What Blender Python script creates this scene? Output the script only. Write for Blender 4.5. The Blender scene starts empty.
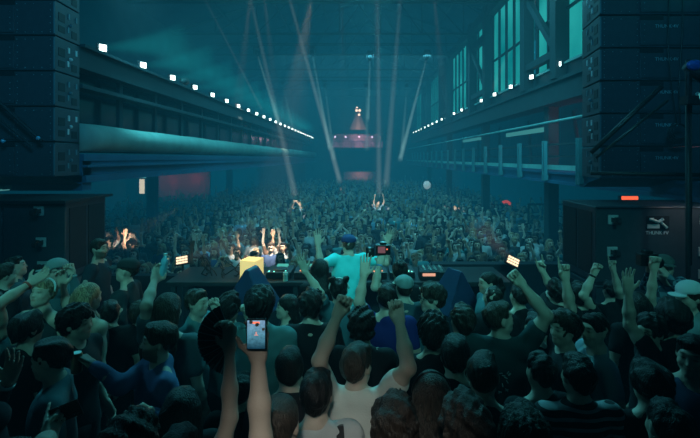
import bpy, bmesh, math, random
import numpy as np
from mathutils import Vector, Matrix

R = random.Random(7)
SC = bpy.context.scene
COL = SC.collection
PI = math.pi
F = 420.0                 # focal length in pixels of the 700 px frame
VX, VY, CZ = 360.0, 158.0, 4.0
STAGE = 1.2

def at(px, py, Y):
    """world point seen at a pixel of the photograph at a distance Y down the hall"""
    return Vector(((px - VX) / F * Y, Y, CZ - (py - VY) / F * Y))

# ------------------------------------------------------------------ materials
MATS = {}
def mat(name, col, rough=0.6, metal=0.0, emit=None, es=0.0, noise=0.0, nscale=8.0, bump=0.0, bscale=40.0, spec=0.5, coat=0.0):
    if name in MATS: return MATS[name]
    m = bpy.data.materials.new(name); m.use_nodes = True
    nt = m.node_tree; b = nt.nodes['Principled BSDF']
    b.inputs['Base Color'].default_value = (*col, 1)
    b.inputs['Roughness'].default_value = rough
    b.inputs['Metallic'].default_value = metal
    b.inputs['Specular IOR Level'].default_value = spec
    b.inputs['Coat Weight'].default_value = coat
    if emit:
        b.inputs['Emission Color'].default_value = (*emit, 1)
        b.inputs['Emission Strength'].default_value = es
    if noise > 0 or bump > 0:
        tc = nt.nodes.new('ShaderNodeTexCoord')
    if noise > 0:
        n = nt.nodes.new('ShaderNodeTexNoise'); n.inputs['Scale'].default_value = nscale; n.inputs['Detail'].default_value = 5
        nt.links.new(tc.outputs['Object'], n.inputs['Vector'])
        mx = nt.nodes.new('ShaderNodeMix'); mx.data_type = 'RGBA'
        mx.inputs[6].default_value = (*[c * (1 - noise) for c in col], 1)
        mx.inputs[7].default_value = (*[min(1, c * (1 + noise)) for c in col], 1)
        nt.links.new(n.outputs['Fac'], mx.inputs[0]); nt.links.new(mx.outputs[2], b.inputs['Base Color'])
    if bump > 0:
        n2 = nt.nodes.new('ShaderNodeTexNoise'); n2.inputs['Scale'].default_value = bscale; n2.inputs['Detail'].default_value = 3
        nt.links.new(tc.outputs['Object'], n2.inputs['Vector'])
        bp = nt.nodes.new('ShaderNodeBump'); bp.inputs['Strength'].default_value = bump; bp.inputs['Distance'].default_value = 0.02
        nt.links.new(n2.outputs['Fac'], bp.inputs['Height']); nt.links.new(bp.outputs['Normal'], b.inputs['Normal'])
    MATS[name] = m
    return m

def emis(name, col, s):
    if name in MATS: return MATS[name]
    m = bpy.data.materials.new(name); m.use_nodes = True
    nt = m.node_tree; nt.nodes.remove(nt.nodes['Principled BSDF'])
    e = nt.nodes.new('ShaderNodeEmission'); e.inputs[0].default_value = (*col, 1); e.inputs[1].default_value = s
    nt.links.new(e.outputs[0], nt.nodes['Material Output'].inputs['Surface'])
    MATS[name] = m
    return m

def beam_mat(name, col, s):
    """haze lit by a lamp: a homogeneous glowing volume"""
    if name in MATS: return MATS[name]
    m = bpy.data.materials.new(name); m.use_nodes = True
    nt = m.node_tree; nt.nodes.remove(nt.nodes['Principled BSDF'])
    e = nt.nodes.new('ShaderNodeEmission'); e.inputs[0].default_value = (*col, 1); e.inputs[1].default_value = s  # beam light comes from this emission, not from a lamp
    nt.links.new(e.outputs[0], nt.nodes['Material Output'].inputs['Volume'])
    MATS[name] = m
    return m

def skin_mat(name, col):
    if name in MATS: return MATS[name]
    m = mat(name, col, rough=0.55, bump=0.08, bscale=90, spec=0.35)
    nt = m.node_tree; b = nt.nodes['Principled BSDF']
    a = nt.nodes.new('ShaderNodeAttribute'); a.attribute_name = 'tint'
    mx = nt.nodes.new('ShaderNodeMix'); mx.data_type = 'RGBA'; mx.blend_type = 'MULTIPLY'
    mx.inputs[0].default_value = 1; mx.inputs[6].default_value = (*col, 1)
    nt.links.new(a.outputs['Color'], mx.inputs[7]); nt.links.new(mx.outputs[2], b.inputs['Base Color'])
    return m

def hair_mat(name, col):
    if name in MATS: return MATS[name]
    m = bpy.data.materials.new(name); m.use_nodes = True
    nt = m.node_tree; b = nt.nodes['Principled BSDF']
    tc = nt.nodes.new('ShaderNodeTexCoord'); mp = nt.nodes.new('ShaderNodeMapping')
    mp.inputs['Scale'].default_value = (60, 60, 9)
    n = nt.nodes.new('ShaderNodeTexNoise'); n.inputs['Scale'].default_value = 2.2; n.inputs['Detail'].default_value = 6
    n.inputs['Distortion'].default_value = 0.6
    nt.links.new(tc.outputs['Object'], mp.inputs[0]); nt.links.new(mp.outputs[0], n.inputs['Vector'])
    cr = nt.nodes.new('ShaderNodeValToRGB')
    cr.color_ramp.elements[0].position = 0.35; cr.color_ramp.elements[0].color = (*[c * 0.3 for c in col], 1)
    cr.color_ramp.elements[1].position = 0.7; cr.color_ramp.elements[1].color = (*[min(1, c * 1.5) for c in col], 1)
    nt.links.new(n.outputs['Fac'], cr.inputs[0]); nt.links.new(cr.outputs[0], b.inputs['Base Color'])
    bp = nt.nodes.new('ShaderNodeBump'); bp.inputs['Strength'].default_value = 0.9; bp.inputs['Distance'].default_value = 0.012
    nt.links.new(n.outputs['Fac'], bp.inputs['Height']); nt.links.new(bp.outputs['Normal'], b.inputs['Normal'])
    b.inputs['Roughness'].default_value = 0.42; b.inputs['Specular IOR Level'].default_value = 0.45
    MATS[name] = m
    return m

# ------------------------------------------------------------------ object helpers
def tag(o, label=None, cat=None, group=None, kind=None):
    if label: o['label'] = label
    if cat: o['category'] = cat
    if group: o['group'] = group
    if kind: o['kind'] = kind
    return o

def empty(name, loc=(0, 0, 0), rz=0.0):
    o = bpy.data.objects.new(name, None); o.empty_display_size = 0.1
    o.location = loc; o.rotation_euler = (0, 0, rz); COL.objects.link(o)
    return o

def link(name, me, parent=None, loc=None):
    o = bpy.data.objects.new(name, me); COL.objects.link(o)
    if parent: o.parent = parent
    if loc is not None: o.location = loc
    return o

def copy_tree(o, parent=None):
    c = o.copy(); COL.objects.link(c)
    if parent: c.parent = parent
    for ch in [x for x in KIDS.get(o.name, [])]:
        copy_tree(ch, c)
    return c
KIDS = {}
def note_kids():
    KIDS.clear()
    for o in bpy.data.objects:
        if o.parent: KIDS.setdefault(o.parent.name, []).append(o)

class MB:
    """collects simple shapes and links them as one mesh object"""
    def __init__(s): s.bm = bmesh.new()
    def box(s, lo, hi, M=None):
        x0, y0, z0 = lo; x1, y1, z1 = hi
        vs = [s.bm.verts.new(Vector(p) if M is None else M @ Vector(p)) for p in
              [(x0,y0,z0),(x1,y0,z0),(x1,y1,z0),(x0,y1,z0),(x0,y0,z1),(x1,y0,z1),(x1,y1,z1),(x0,y1,z1)]]
        for f in [(0,3,2,1),(4,5,6,7),(0,1,5,4),(1,2,6,5),(2,3,7,6),(3,0,4,7)]:
            s.bm.faces.new([vs[i] for i in f])
        return s
    def cbox(s, c, d, M=None):
        return s.box([c[i]-d[i]/2 for i in range(3)], [c[i]+d[i]/2 for i in range(3)], M)
    def hull(s, pts, faces):
        vs = [s.bm.verts.new(p) for p in pts]
        for f in faces: s.bm.faces.new([vs[i] for i in f])
        return s
    def rings(s, rings, cap=True):
        prev = None
        for r in rings:
            cur = [s.bm.verts.new(p) for p in r]
            if prev:
                n = len(cur)
                for i in range(n):
                    s.bm.faces.new([prev[i], prev[(i+1) % n], cur[(i+1) % n], cur[i]])
            elif cap: s.bm.faces.new(cur[::-1])
            prev = cur
        if cap: s.bm.faces.new(prev)
        return s
    def tube(s, pts, r, n=10, cap=True):
        pts = [Vector(p) for p in pts]
        rr = r if isinstance(r, (list, tuple)) else [r]*len(pts)
        rings = []; ref = None
        for i, p in enumerate(pts):
            d = (pts[min(i+1, len(pts)-1)] - pts[max(i-1, 0)]).normalized()
            if ref is None:
                ref = Vector((0,0,1)) if abs(d.z) < 0.9 else Vector((1,0,0))
            u = d.cross(ref).normalized(); v = u.cross(d).normalized(); ref = v
            rings.append([p + (u*math.cos(2*PI*k/n) + v*math.sin(2*PI*k/n)) * rr[i] for k in range(n)])
        return s.rings(rings, cap)
    def ball(s, c, r, seg=14, rg=8):
        M = Matrix.Translation(Vector(c)) @ Matrix.Diagonal((*(r if isinstance(r, (tuple, list)) else (r,)*3), 1))
        bmesh.ops.create_uvsphere(s.bm, u_segments=seg, v_segments=rg, radius=1, matrix=M); return s
    def build(s, name, m, parent=None, bevel=0.0, smooth=False, loc=None):
        bmesh.ops.recalc_face_normals(s.bm, faces=s.bm.faces)
        me = bpy.data.meshes.new(name); s.bm.to_mesh(me); s.bm.free()
        me.materials.append(m)
        if smooth: me.polygons.foreach_set('use_smooth', [True]*len(me.polygons))
        o = link(name, me, parent, loc)
        if bevel > 0:
            md = o.modifiers.new('bevel', 'BEVEL'); md.width = bevel; md.segments = 2; md.limit_method = 'ANGLE'
        return o

def struct(name, mb, m, parent=None, **k):
    o = mb.build(name, m, parent, **k)
    if parent is None: o['kind'] = 'structure'
    return o

def text_mesh(name, body, size, m, parent, M):
    cu = bpy.data.curves.new(name, 'FONT'); cu.body = body; cu.size = size; cu.extrude = 0.001
    cu.align_x = 'CENTER'; cu.align_y = 'CENTER'
    t = bpy.data.objects.new('tmp_text', cu); COL.objects.link(t)
    dg = bpy.context.evaluated_depsgraph_get()
    me = bpy.data.meshes.new_from_object(t.evaluated_get(dg)); me.name = name
    bpy.data.objects.remove(t)
    me.materials.clear(); me.materials.append(m); me.transform(M)
    return link(name, me, parent)

def haze_beam(parent, q, z0, z1, r0, r1, name, col, s, layers=4, fade=0.16):
    """a light shaft put in as self-glowing haze: nested thin cones, brighter towards the core and the lamp"""
    n = 14
    for i in range(layers):
        f = 1 - i*0.9/layers; zz = z0 + (z1 - z0)*(1 - i*fade)
        ra, rb = r0*f, (r0 + (r1 - r0)*(1 - i*fade))*f
        rg = lambda z, r: [q @ Vector((r*math.cos(a*2*PI/n), r*math.sin(a*2*PI/n), z)) for a in range(n)]
        MB().rings([rg(z0 + i*.002, ra), rg(zz, rb)]).build('light_beam', beam_mat(name, col, s/layers*1.6), parent)

# ------------------------------------------------------------------ distance-field body builder
def rotm(ax, ang):
    return np.array(Matrix.Rotation(ang, 3, ax))

class SDF:
    def __init__(s): s.p = []
    def cap(s, a, b, ra, rb=None, k=0.03, cat=0, op=1):
        s.p.append(('c', np.array(a, float), np.array(b, float), ra, ra if rb is None else rb, k, cat, op)); return s
    def ell(s, c, r, Rm=None, k=0.03, cat=0, op=1):
        s.p.append(('e', np.array(c, float), np.array(r, float), np.eye(3) if Rm is None else Rm, None, k, cat, op)); return s
    @staticmethod
    def dist(p, X, Y, Z):
        if p[0] == 'c':
            a, b, ra, rb = p[1], p[2], p[3], p[4]
            ab = b - a; L = max(float(ab @ ab), 1e-12)
            px, py, pz = X - a[0], Y - a[1], Z - a[2]
            t = np.clip((px*ab[0] + py*ab[1] + pz*ab[2]) / L, 0, 1)
            dx, dy, dz = px - t*ab[0], py - t*ab[1], pz - t*ab[2]
            return np.sqrt(dx*dx + dy*dy + dz*dz) - (ra + (rb - ra)*t)
        c, r, Rm = p[1], p[2], p[3]
        px, py, pz = X - c[0], Y - c[1], Z - c[2]
        q = [px*Rm[0, i] + py*Rm[1, i] + pz*Rm[2, i] for i in range(3)]
        k0 = np.sqrt((q[0]/r[0])**2 + (q[1]/r[1])**2 + (q[2]/r[2])**2)
        k1 = np.sqrt((q[0]/r[0]**2)**2 + (q[1]/r[1]**2)**2 + (q[2]/r[2]**2)**2)
        return k0*(k0 - 1)/np.maximum(k1, 1e-9)
    def mesh(s, h, noise=None, zmin=None):
        lo = np.full(3, 1e9); hi = np.full(3, -1e9); B = []
        for p in s.p:
            if p[0] == 'c':
                r = max(p[3], p[4]); l = np.minimum(p[1], p[2]) - r; u = np.maximum(p[1], p[2]) + r
            else:
                r = max(p[2]); l = p[1] - r; u = p[1] + r
            B.append((l, u))
            if p[7] > 0: lo = np.minimum(lo, l); hi = np.maximum(hi, u)
        lo -= 3*h + 0.012; hi += 3*h + 0.012
        n = np.ceil((hi - lo)/h).astype(int) + 1
        ax = [(lo[i] + np.arange(n[i])*h).astype(np.float32) for i in range(3)]
        Fd = np.full(n, 0.3, np.float32)
        for p, (l, u) in zip(s.p, B):
            k = p[5]; m = k + 2*h + 0.015
            i0 = np.clip(np.floor((l - m - lo)/h).astype(int), 0, n); i1 = np.clip(np.ceil((u + m - lo)/h).astype(int) + 1, 0, n)
            if (i1 <= i0).any(): continue
            sl = tuple(slice(i0[i], i1[i]) for i in range(3))
            d = s.dist(p, ax[0][sl[0], None, None], ax[1][None, sl[1], None], ax[2][None, None, sl[2]]).astype(np.float32)
            W = Fd[sl]
            if p[7] > 0:
                hh = np.maximum(k - np.abs(W - d), 0)/k
                Fd[sl] = np.minimum(W, d) - hh*hh*k*0.25
            else:
                hh = np.maximum(k - np.abs(W + d), 0)/k
                Fd[sl] = np.maximum(W, -d) + hh*hh*k*0.25
        if noise: Fd = Fd + noise(ax[0][:, None, None], ax[1][None, :, None], ax[2][None, None, :]).astype(np.float32)
        if zmin is not None: Fd = np.maximum(Fd, (zmin - ax[2])[None, None, :])
        return surface_nets(Fd, lo, h)
    def cats(s, V):
        best = np.full(len(V), 1e9); c = np.zeros(len(V), int)
        for p in s.p:
            if p[7] < 0: continue
            d = s.dist(p, V[:, 0], V[:, 1], V[:, 2])
            m = d < best; best[m] = d[m]; c[m] = p[6]
        return c

def surface_nets(Fd, lo, h):
    S = Fd < 0
    nx, ny, nz = Fd.shape
    cnt = np.zeros((nx-1, ny-1, nz-1), np.uint8)
    for i in (0, 1):
        for j in (0, 1):
            for k in (0, 1):
                cnt += S[i:nx-1+i, j:ny-1+j, k:nz-1+k]
    act = np.nonzero((cnt > 0) & (cnt < 8))
    idx = np.full(cnt.shape, -1, np.int32); idx[act] = np.arange(len(act[0]))
    base = np.stack(act, 1)
    acc = np.zeros((len(base), 3)); num = np.zeros(len(base))
    cs = [(i, j, k) for i in (0, 1) for j in (0, 1) for k in (0, 1)]
    for a in range(8):
        for b in range(a+1, 8):
            da = np.array(cs[a]); db = np.array(cs[b])
            if abs(da - db).sum() != 1: continue
            fa = Fd[act[0]+da[0], act[1]+da[1], act[2]+da[2]]; fb = Fd[act[0]+db[0], act[1]+db[1], act[2]+db[2]]
            m = (fa < 0) != (fb < 0)
            t = np.where(m, fa/np.where(m, fa - fb, 1), 0)
            acc += np.where(m[:, None], da + t[:, None]*(db - da), 0); num += m
    V = (base + acc/num[:, None])*h + lo
    Q = []
    for axs in range(3):
        sl0 = [slice(None)]*3; sl1 = [slice(None)]*3
        sl0[axs] = slice(0, -1); sl1[axs] = slice(1, None)
        A = S[tuple(sl0)]; Bq = S[tuple(sl1)]
        o1, o2 = [(1, 2), (2, 0), (0, 1)][axs]
        e = np.stack(np.nonzero(A != Bq), 1)
        ok = (e[:, o1] > 0) & (e[:, o2] > 0) & (e[:, o1] < Fd.shape[o1]-1) & (e[:, o2] < Fd.shape[o2]-1)
        e = e[ok]
        d1 = np.zeros(3, int); d1[o1] = 1; d2 = np.zeros(3, int); d2[o2] = 1
        g = lambda q: idx[q[:, 0], q[:, 1], q[:, 2]]
        q = np.stack([g(e - d1 - d2), g(e - d2), g(e), g(e - d1)], 1)
        ins = A[e[:, 0], e[:, 1], e[:, 2]]
        q[~ins] = q[~ins][:, ::-1]
        Q.append(q)
    return V, np.concatenate(Q)

def np_mesh(name, V, Q, mats, midx=None, tint=None):
    me = bpy.data.meshes.new(name)
    me.vertices.add(len(V)); me.vertices.foreach_set('co', np.ascontiguousarray(V, np.float32).ravel())
    me.loops.add(Q.size); me.loops.foreach_set('vertex_index', Q.astype(np.int32).ravel())
    me.polygons.add(len(Q)); me.polygons.foreach_set('loop_start', np.arange(0, Q.size, 4, dtype=np.int32))
    me.polygons.foreach_set('use_smooth', np.ones(len(Q), bool))
    for m in mats: me.materials.append(m)
    if midx is not None: me.polygons.foreach_set('material_index', midx.astype(np.int32))
    if tint is not None:
        a = me.attributes.new('tint', 'FLOAT_COLOR', 'POINT')
        a.data.foreach_set('color', np.concatenate([tint, np.ones((len(tint), 1))], 1).astype(np.float32).ravel())
    me.update(calc_edges=True)
    return me

def folds(amp, seed, f=1.0):
    r = random.Random(seed); P = [[r.uniform(-1, 1) for _ in range(3)] + [r.uniform(0, 6)] for _ in range(4)]
    def fn(x, y, z):
        o = 0
        for i, (a, b, c, ph) in enumerate(P):
            w = (22 + 14*i)*f
            o = o + np.sin(w*(a*x + b*y + c*z*0.8) + ph + 1.5*np.sin(9*z + ph))/(1 + 0.6*i)
        return amp*o*0.5
    return fn

# ------------------------------------------------------------------ people
SKINS = {'light': (0.56, 0.43, 0.35), 'tan': (0.48, 0.31, 0.22), 'brown': (0.26, 0.15, 0.10)}
HAIRS = {'black': (0.012, 0.010, 0.010), 'dark': (0.035, 0.023, 0.016), 'brown': (0.060, 0.044, 0.034), 'blonde': (0.36, 0.25, 0.14), 'grey': (0.25, 0.25, 0.25)}

def unit(v):
    v = np.array(v, float); return v/max(np.linalg.norm(v), 1e-9)

CURL = {'open': [(6, 8, 6)]*4, 'relax': [(22, 28, 18), (26, 32, 20), (30, 36, 22), (34, 40, 24)],
        'fist': [(78, 95, 60)]*4, 'point': [(3, 4, 3), (80, 95, 60), (82, 95, 60), (84, 95, 60)],
        'grip': [(42, 52, 34), (44, 54, 36), (46, 56, 36), (50, 58, 38)],
        'horns': [(5, 6, 4), (75, 90, 60), (75, 90, 60), (8, 8, 6)]}
def hand(S, wr, d, n, side, pose, s=1.0, cat=0, coarse=False):
    """palm and five fingers: wr wrist, d direction of the fingers, n direction the palm faces, side +1 thumb along d x n"""
    d = unit(d); n = unit(np.array(n) - d*(np.array(n) @ d)); w = np.cross(d, n)*side; wr = np.array(wr, float)
    s = s*1.06; fr = 0.0088*s if not coarse else 0.0125*s
    P = lambda a, b, c: wr + (a*d + b*w + c*n)*s
    offs = [0.031, 0.0105, -0.0105, -0.030]
    for o in offs: S.cap(P(-0.005, o*0.6, 0), P(0.088 - abs(o)*0.15, o, 0), 0.0165*s, 0.0125*s, k=0.012, cat=cat)
    lens = [0.070, 0.080, 0.074, 0.058]; sp = 0.16 if pose == 'open' else 0.06
    for i, o in enumerate(offs):
        a = sp*(o/0.03); dd = unit(d + w*a); q = P(0.09 - abs(o)*0.15, o, 0); ang = 0
        for j, fl in enumerate((0.46, 0.31, 0.23)):
            ang += math.radians(CURL[pose][i][j])
            dir_ = dd*math.cos(ang) + n*math.sin(ang)
            q2 = q + dir_*lens[i]*fl*s*1.05
            S.cap(q, q2, fr*(1 - 0.06*j), fr*(0.94 - 0.07*j), k=0.004, cat=cat); q = q2
    th = {'fist': (0.5, 0.15, 0.85), 'point': (0.5, 0.15, 0.85), 'grip': (0.5, 0.55, 0.75), 'horns': (0.5, 0.1, 0.8)}.get(pose, (0.62, 0.75, 0.25))
    q = P(0.018, 0.030, 0.004); q2 = q + (d*th[0] + w*th[1] + n*th[2]*0.5)*0.042*s; S.cap(q, q2, 0.0145*s, 0.011*s, k=0.012, cat=cat)
    if pose in ('fist', 'point', 'horns', 'grip'): q3 = q2 + (d*0.45 - w*0.35 + n*0.6)*0.036*s
    else: q3 = q2 + (d*0.85 + w*0.35 + n*0.1)*0.034*s
    S.cap(q2, q3, 0.0105*s, fr*0.95, k=0.005, cat=cat)
    return P(0.085, 0, 0.03)

def solve_arm(Sh, W, hint, L1, L2):
    v = W - Sh; D = np.linalg.norm(v)
    f = 1.0
    if D > (L1 + L2)*0.985:
        f = min(D/((L1 + L2)*0.985), 1.13); L1 *= f; L2 *= f
        if D > (L1 + L2)*0.985: W = Sh + v/D*(L1 + L2)*0.985; v = W - Sh; D = np.linalg.norm(v)
    D = max(D, abs(L1 - L2) + 0.04)
    u = unit(v); a = (L1*L1 - L2*L2 + D*D)/(2*D); hgt = math.sqrt(max(L1*L1 - a*a, 0))
    p = hint - Sh; p = p - u*(p @ u)
    if np.linalg.norm(p) < 1e-4: p = np.array([0, 0, -1.0]) - u*(-u[2])
    return Sh + u*a + unit(p)*hgt, W

PEOPLE = []
def person(px, top, yaw=0, h=1.76, Y=None, build=1.0, head=(0, 0), lean=0, skin='light', hair=('short', 'dark'),
           shirt=((0.05, 0.05, 0.055), 'tee'), arms=None, label='', vox=0.0085, extras=(), group=None, beard=False, fem=False, pants=(0.02, 0.02, 0.025), dx=0):
    """arms: {'L'|'R': dict(w=(px,py[,Y]), e=(px,py[,Y]), pose, n=palm direction)}; head=(turn, nod) degrees; top = pixel row of the crown"""
    if Y is None: Y = (CZ - STAGE - h)*F/(top - VY)
    s = ((CZ - (top - VY)/F*Y) - STAGE)/1.775
    X = (px - VX)/F*Y + dx
    base = np.array([X, Y, STAGE])
    yr = math.radians(yaw); Rz = rotm('Z', yr)
    ln = rotm('X', -math.radians(lean)); hip = np.array([0, 0, 0.95])
    def LT(p, up=True):
        p = np.array(p, float)
        if up: p = hip + ln @ (p - hip)
        return base*0 + Rz @ (p*s)              # relative to the base
    RU = Rz @ ln
    hy, hp = math.radians(head[0]), math.radians(head[1])
    RH = rotm('Z', hy) @ rotm('X', -hp); nk = np.array([0, -0.005, 1.555])
    def HT(p): return LT(nk + RH @ (np.array(p, float) - nk))
    RHW = RU @ RH
    b = build
    S = SDF(); C = SDF(); T = SDF()
    # torso
    S.ell(LT((0, 0, 0.96)), np.array((0.148*b, 0.098*b, 0.12))*s, RU)
    S.ell(LT((0, 0, 1.12)), np.array((0.125*b, 0.088*b, 0.15))*s, RU, k=0.06)
    S.ell(LT((0, 0.005, 1.30)), np.array((0.148*b, 0.098*b, 0.165))*s, RU, k=0.06)
    S.cap(LT((0, -0.015, 1.44)), LT((0, 0.0, 1.575)), 0.058*s*(0.9 if fem else 1), 0.052*s*(0.9 if fem else 1), k=0.03)
    C.ell(LT((0, 0, 0.95)), np.array((0.175*b, 0.125*b, 0.14))*s, RU, k=0.06)
    C.ell(LT((0, 0, 1.12)), np.array((0.160*b, 0.120*b, 0.18))*s, RU, k=0.08)
    C.ell(LT((0, 0.005, 1.30)), np.array((0.178*b, 0.128*b, 0.18))*s, RU, k=0.06)
    sleeve = shirt[1]
    # legs
    for sx in (-1, 1):
        H, K, A = LT((sx*0.085, 0, 0.90), 0), LT((sx*0.10, 0.02, 0.50), 0), LT((sx*0.11, -0.01, 0.09), 0)
        S.cap(H, K, 0.078*s*b, 0.055*s, k=0.04); S.cap(K, A, 0.052*s, 0.038*s, k=0.03)
        S.cap(LT((sx*0.11, -0.03, 0.045), 0), LT((sx*0.13, 0.15, 0.035), 0), 0.038*s, 0.03*s, k=0.03)
        T.cap(H, K, 0.098*s*b, 0.075*s, k=0.04); T.cap(K, LT((sx*0.11, -0.01, 0.11), 0), 0.074*s, 0.062*s, k=0.03)
    T.ell(LT((0, 0, 0.93), 0), np.array((0.17*b, 0.122*b, 0.12))*s, Rz, k=0.05)
    # arms
    palms = {}; wrists = {}
    arms = arms or {}
    for sd, sx in (('L', -1), ('R', 1)):
        a = arms.get(sd)
        sh0 = np.array((sx*0.175*b*(0.93 if fem else 1), -0.005, 1.425))
        L1, L2 = 0.285*s, 0.255*s
        if a is None:
            W = LT((sx*0.24, 0.06, 0.93)); E = LT((sx*0.27, -0.10, 1.14)); sh = LT(sh0)
            if shirt[1] == 'hidden': pass
            E, W = solve_arm(sh, W, E, L1, L2); pose = 'relax'; n = Rz @ np.array((-sx, 0, 0)); hd = None
        elif 'l' in a:                          # local coordinates
            sh = LT(sh0 + np.array((-sx*0.02, 0, 0.035)) if a['l'][2] > 1.4 else sh0)
            W = LT(a['l']); E = LT(a.get('el', (sx*0.3, -0.1, 1.2)))
            E, W = solve_arm(sh, W, E, L1, L2); pose = a.get('pose', 'relax'); n = RU @ np.array(a.get('n', (0, 1, 0)), float); hd = None
        else:
            w = a['w']; up = w[1] < top + 40*2.4/Y
            sh = LT(sh0 + np.array((-sx*0.022, 0, 0.045)) if up else sh0)
            Yp = w[2] if len(w) > 2 else Y + sh[1] + 0.10
            e = a.get('e')
            yw = Yp + np.linspace(-.5, .5, 51)*(0.3 if len(w) > 2 else 1); yw = yw[yw > .6]
            Wc = np.stack([(w[0] - VX)/F*yw, yw, CZ - (w[1] - VY)/F*yw], 1) - base
            if e:
                ye = np.array([e[2]]) if len(e) > 2 else base[1] + np.linspace(-.45, .45, 46)
                Ec = np.stack([(e[0] - VX)/F*ye, ye, CZ - (e[1] - VY)/F*ye], 1) - base
                d1 = np.linalg.norm(Ec - sh, axis=1) - L1
                d2 = np.linalg.norm(Wc[:, None] - Ec[None], axis=2) - L2
                dt = np.linalg.norm(Wc - sh, axis=1)
                c = d1[None]**2 + d2**2 + .01*np.abs(yw - Yp)[:, None]**2 + (np.maximum(dt - (L1 + L2)*.98, 0)*4)[:, None]**2
                i, j = np.unravel_index(c.argmin(), c.shape); W, E = Wc[i], Ec[j]
            else:
                dt = np.linalg.norm(Wc - sh, axis=1)
                W = Wc[(np.maximum(dt - (L1 + L2)*.97, 0)*40 + np.abs(yw - Yp)).argmin()]; E = sh + np.array((sx*0.3, 0, -0.1))
            E, W = solve_arm(sh, W, E, L1, L2); pose = a.get('pose', 'relax'); n = np.array(a.get('n', (0, -1, 0)), float); hd = a.get('d', (0, 0, 1) if up and pose in ('open', 'point', 'horns') else None)
        fs = s*(0.86 if fem else 1)
        if sleeve != 'tank': C.cap(LT((0, -0.022, 1.482)), sh*0.7 + LT((0, -0.02, 1.43))*0.3, 0.060*s, 0.052*s, k=0.04)
        C.cap(LT((0, -0.01, 1.385)), sh, 0.066*s, 0.060*s*b, k=0.05)
        S.cap(LT((0, -0.015, 1.425)), sh, 0.055*s, 0.056*s, k=0.04); S.cap(LT((0, -0.02, 1.51)), sh*0.75 + LT((0, -0.02, 1.45))*0.25, 0.04*s, 0.035*s, k=0.04)
        S.cap(sh, E, 0.054*fs, 0.041*fs, k=0.03); S.cap(sh*0.55 + E*0.45, sh*0.35 + E*0.65, 0.050*fs, 0.046*fs, k=0.03)
        S.cap(E, E*0.6 + W*0.4, 0.040*fs, 0.042*fs, k=0.02); S.cap(E*0.62 + W*0.38, W, 0.041*fs, 0.0255*fs, k=0.02)
        fd = unit(W - E)
        if hd is not None: fd = unit((0.4 if 'd' in a else 1.6)*fd + unit(hd))
        thumb = np.cross(fd, unit(n)); side = a.get('thumb') if a else None
        if side is None: side = 1 if sd == 'L' else -1
        palms[sd] = hand(S, W, fd, n, side, pose, s) + base
        wrists[sd] = (W + base, unit(W - E), 0.03*fs)
        q = 1.0
        if sleeve == 'long':
            C.cap(sh, E, 0.068*s, 0.054*s, k=0.03); C.cap(E, E*0.1 + W*0.9, 0.054*s, 0.038*s, k=0.02)
        elif sleeve == 'rolled':
            C.cap(sh, E, 0.070*s, 0.058*s, k=0.03); C.cap(E, E*0.75 + W*0.25, 0.056*s, 0.052*s, k=0.02)
        elif sleeve == 'tank':
            pass
        else:
            C.cap(sh, sh*0.45 + E*0.55, 0.068*s, 0.064*s, k=0.03)
    # neck opening, hem
    if sleeve == 'tank':
        C.p = [p for p in C.p if p[0] == 'e']
        for sx in (-1, 1): C.cap(LT((sx*0.085, -0.03, 1.30)), LT((sx*0.095, -0.01, 1.47)), 0.045*s, 0.022*s, k=0.03)
    C.cap(LT((0, 0.012, 1.500)), LT((0, 0.06, 1.58)), (0.058 if sleeve != 'tank' else 0.08)*s, 0.085*s, k=0.01, op=-1)
    # head
    E3 = lambda *r: np.array(r)*s
    S.ell(HT((0, -0.012, 1.668)), E3(0.076, 0.094, 0.088), RHW, k=0.03)
    S.ell(HT((0, 0.028, 1.625)), E3(0.061, 0.066, 0.085), RHW, k=0.03)
    S.cap(HT((-0.038, 0.02, 1.585)), HT((0, 0.062, 1.560)), 0.026*s, 0.022*s, k=0.03); S.cap(HT((0.038, 0.02, 1.585)), HT((0, 0.062, 1.560)), 0.026*s, 0.022*s, k=0.03)
    S.cap(HT((0, 0.088, 1.650)), HT((0, 0.102, 1.616)), 0.0065*s, 0.0105*s, k=0.012)
    S.cap(HT((-0.036, 0.079, 1.672)), HT((0.036, 0.079, 1.672)), 0.011*s, k=0.015)
    for sx in (-1, 1):
        S.ell(HT((sx*0.030, 0.098, 1.650)), E3(0.017, 0.012, 0.010), RHW, k=0.01, op=-1)
        S.ell(HT((sx*0.030, 0.080, 1.650)), E3(0.013, 0.011, 0.010), RHW, k=0.004)
        S.ell(HT((sx*0.076, -0.004, 1.640)), E3(0.010, 0.019, 0.031), RHW, k=0.008)
        S.ell(HT((sx*0.040, 0.060, 1.615)), E3(0.024, 0.022, 0.022), RHW, k=0.02)
    S.cap(HT((-0.018, 0.088, 1.591)), HT((0.018, 0.088, 1.591)), 0.0065*s, k=0.006)
    S.cap(HT((-0.014, 0.088, 1.580)), HT((0.014, 0.088, 1.580)), 0.0075*s, k=0.005)
    V, Q = S.mesh(vox)
    # skin tint from head-local position
    def local(V):
        p = (V @ Rz)/s
        p = hip + (p - hip) @ ln
        return nk + (p - nk) @ RH
    P = local(V); tint = np.ones((len(V), 3))
    hc = np.array(HAIRS[hair[1]])/np.array(SKINS[skin])
    def spot(c, r, col, amt):
        m = np.exp(-(((P - np.array(c))/np.array(r))**2).sum(1))
        nonlocal tint
        tint = tint*(1 - amt*m[:, None]) + np.array(col)*amt*m[:, None]
    spot((0, 0.095, 1.586), (0.022, 0.03, 0.008), (0.85, 0.45, 0.42), 1)
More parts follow.
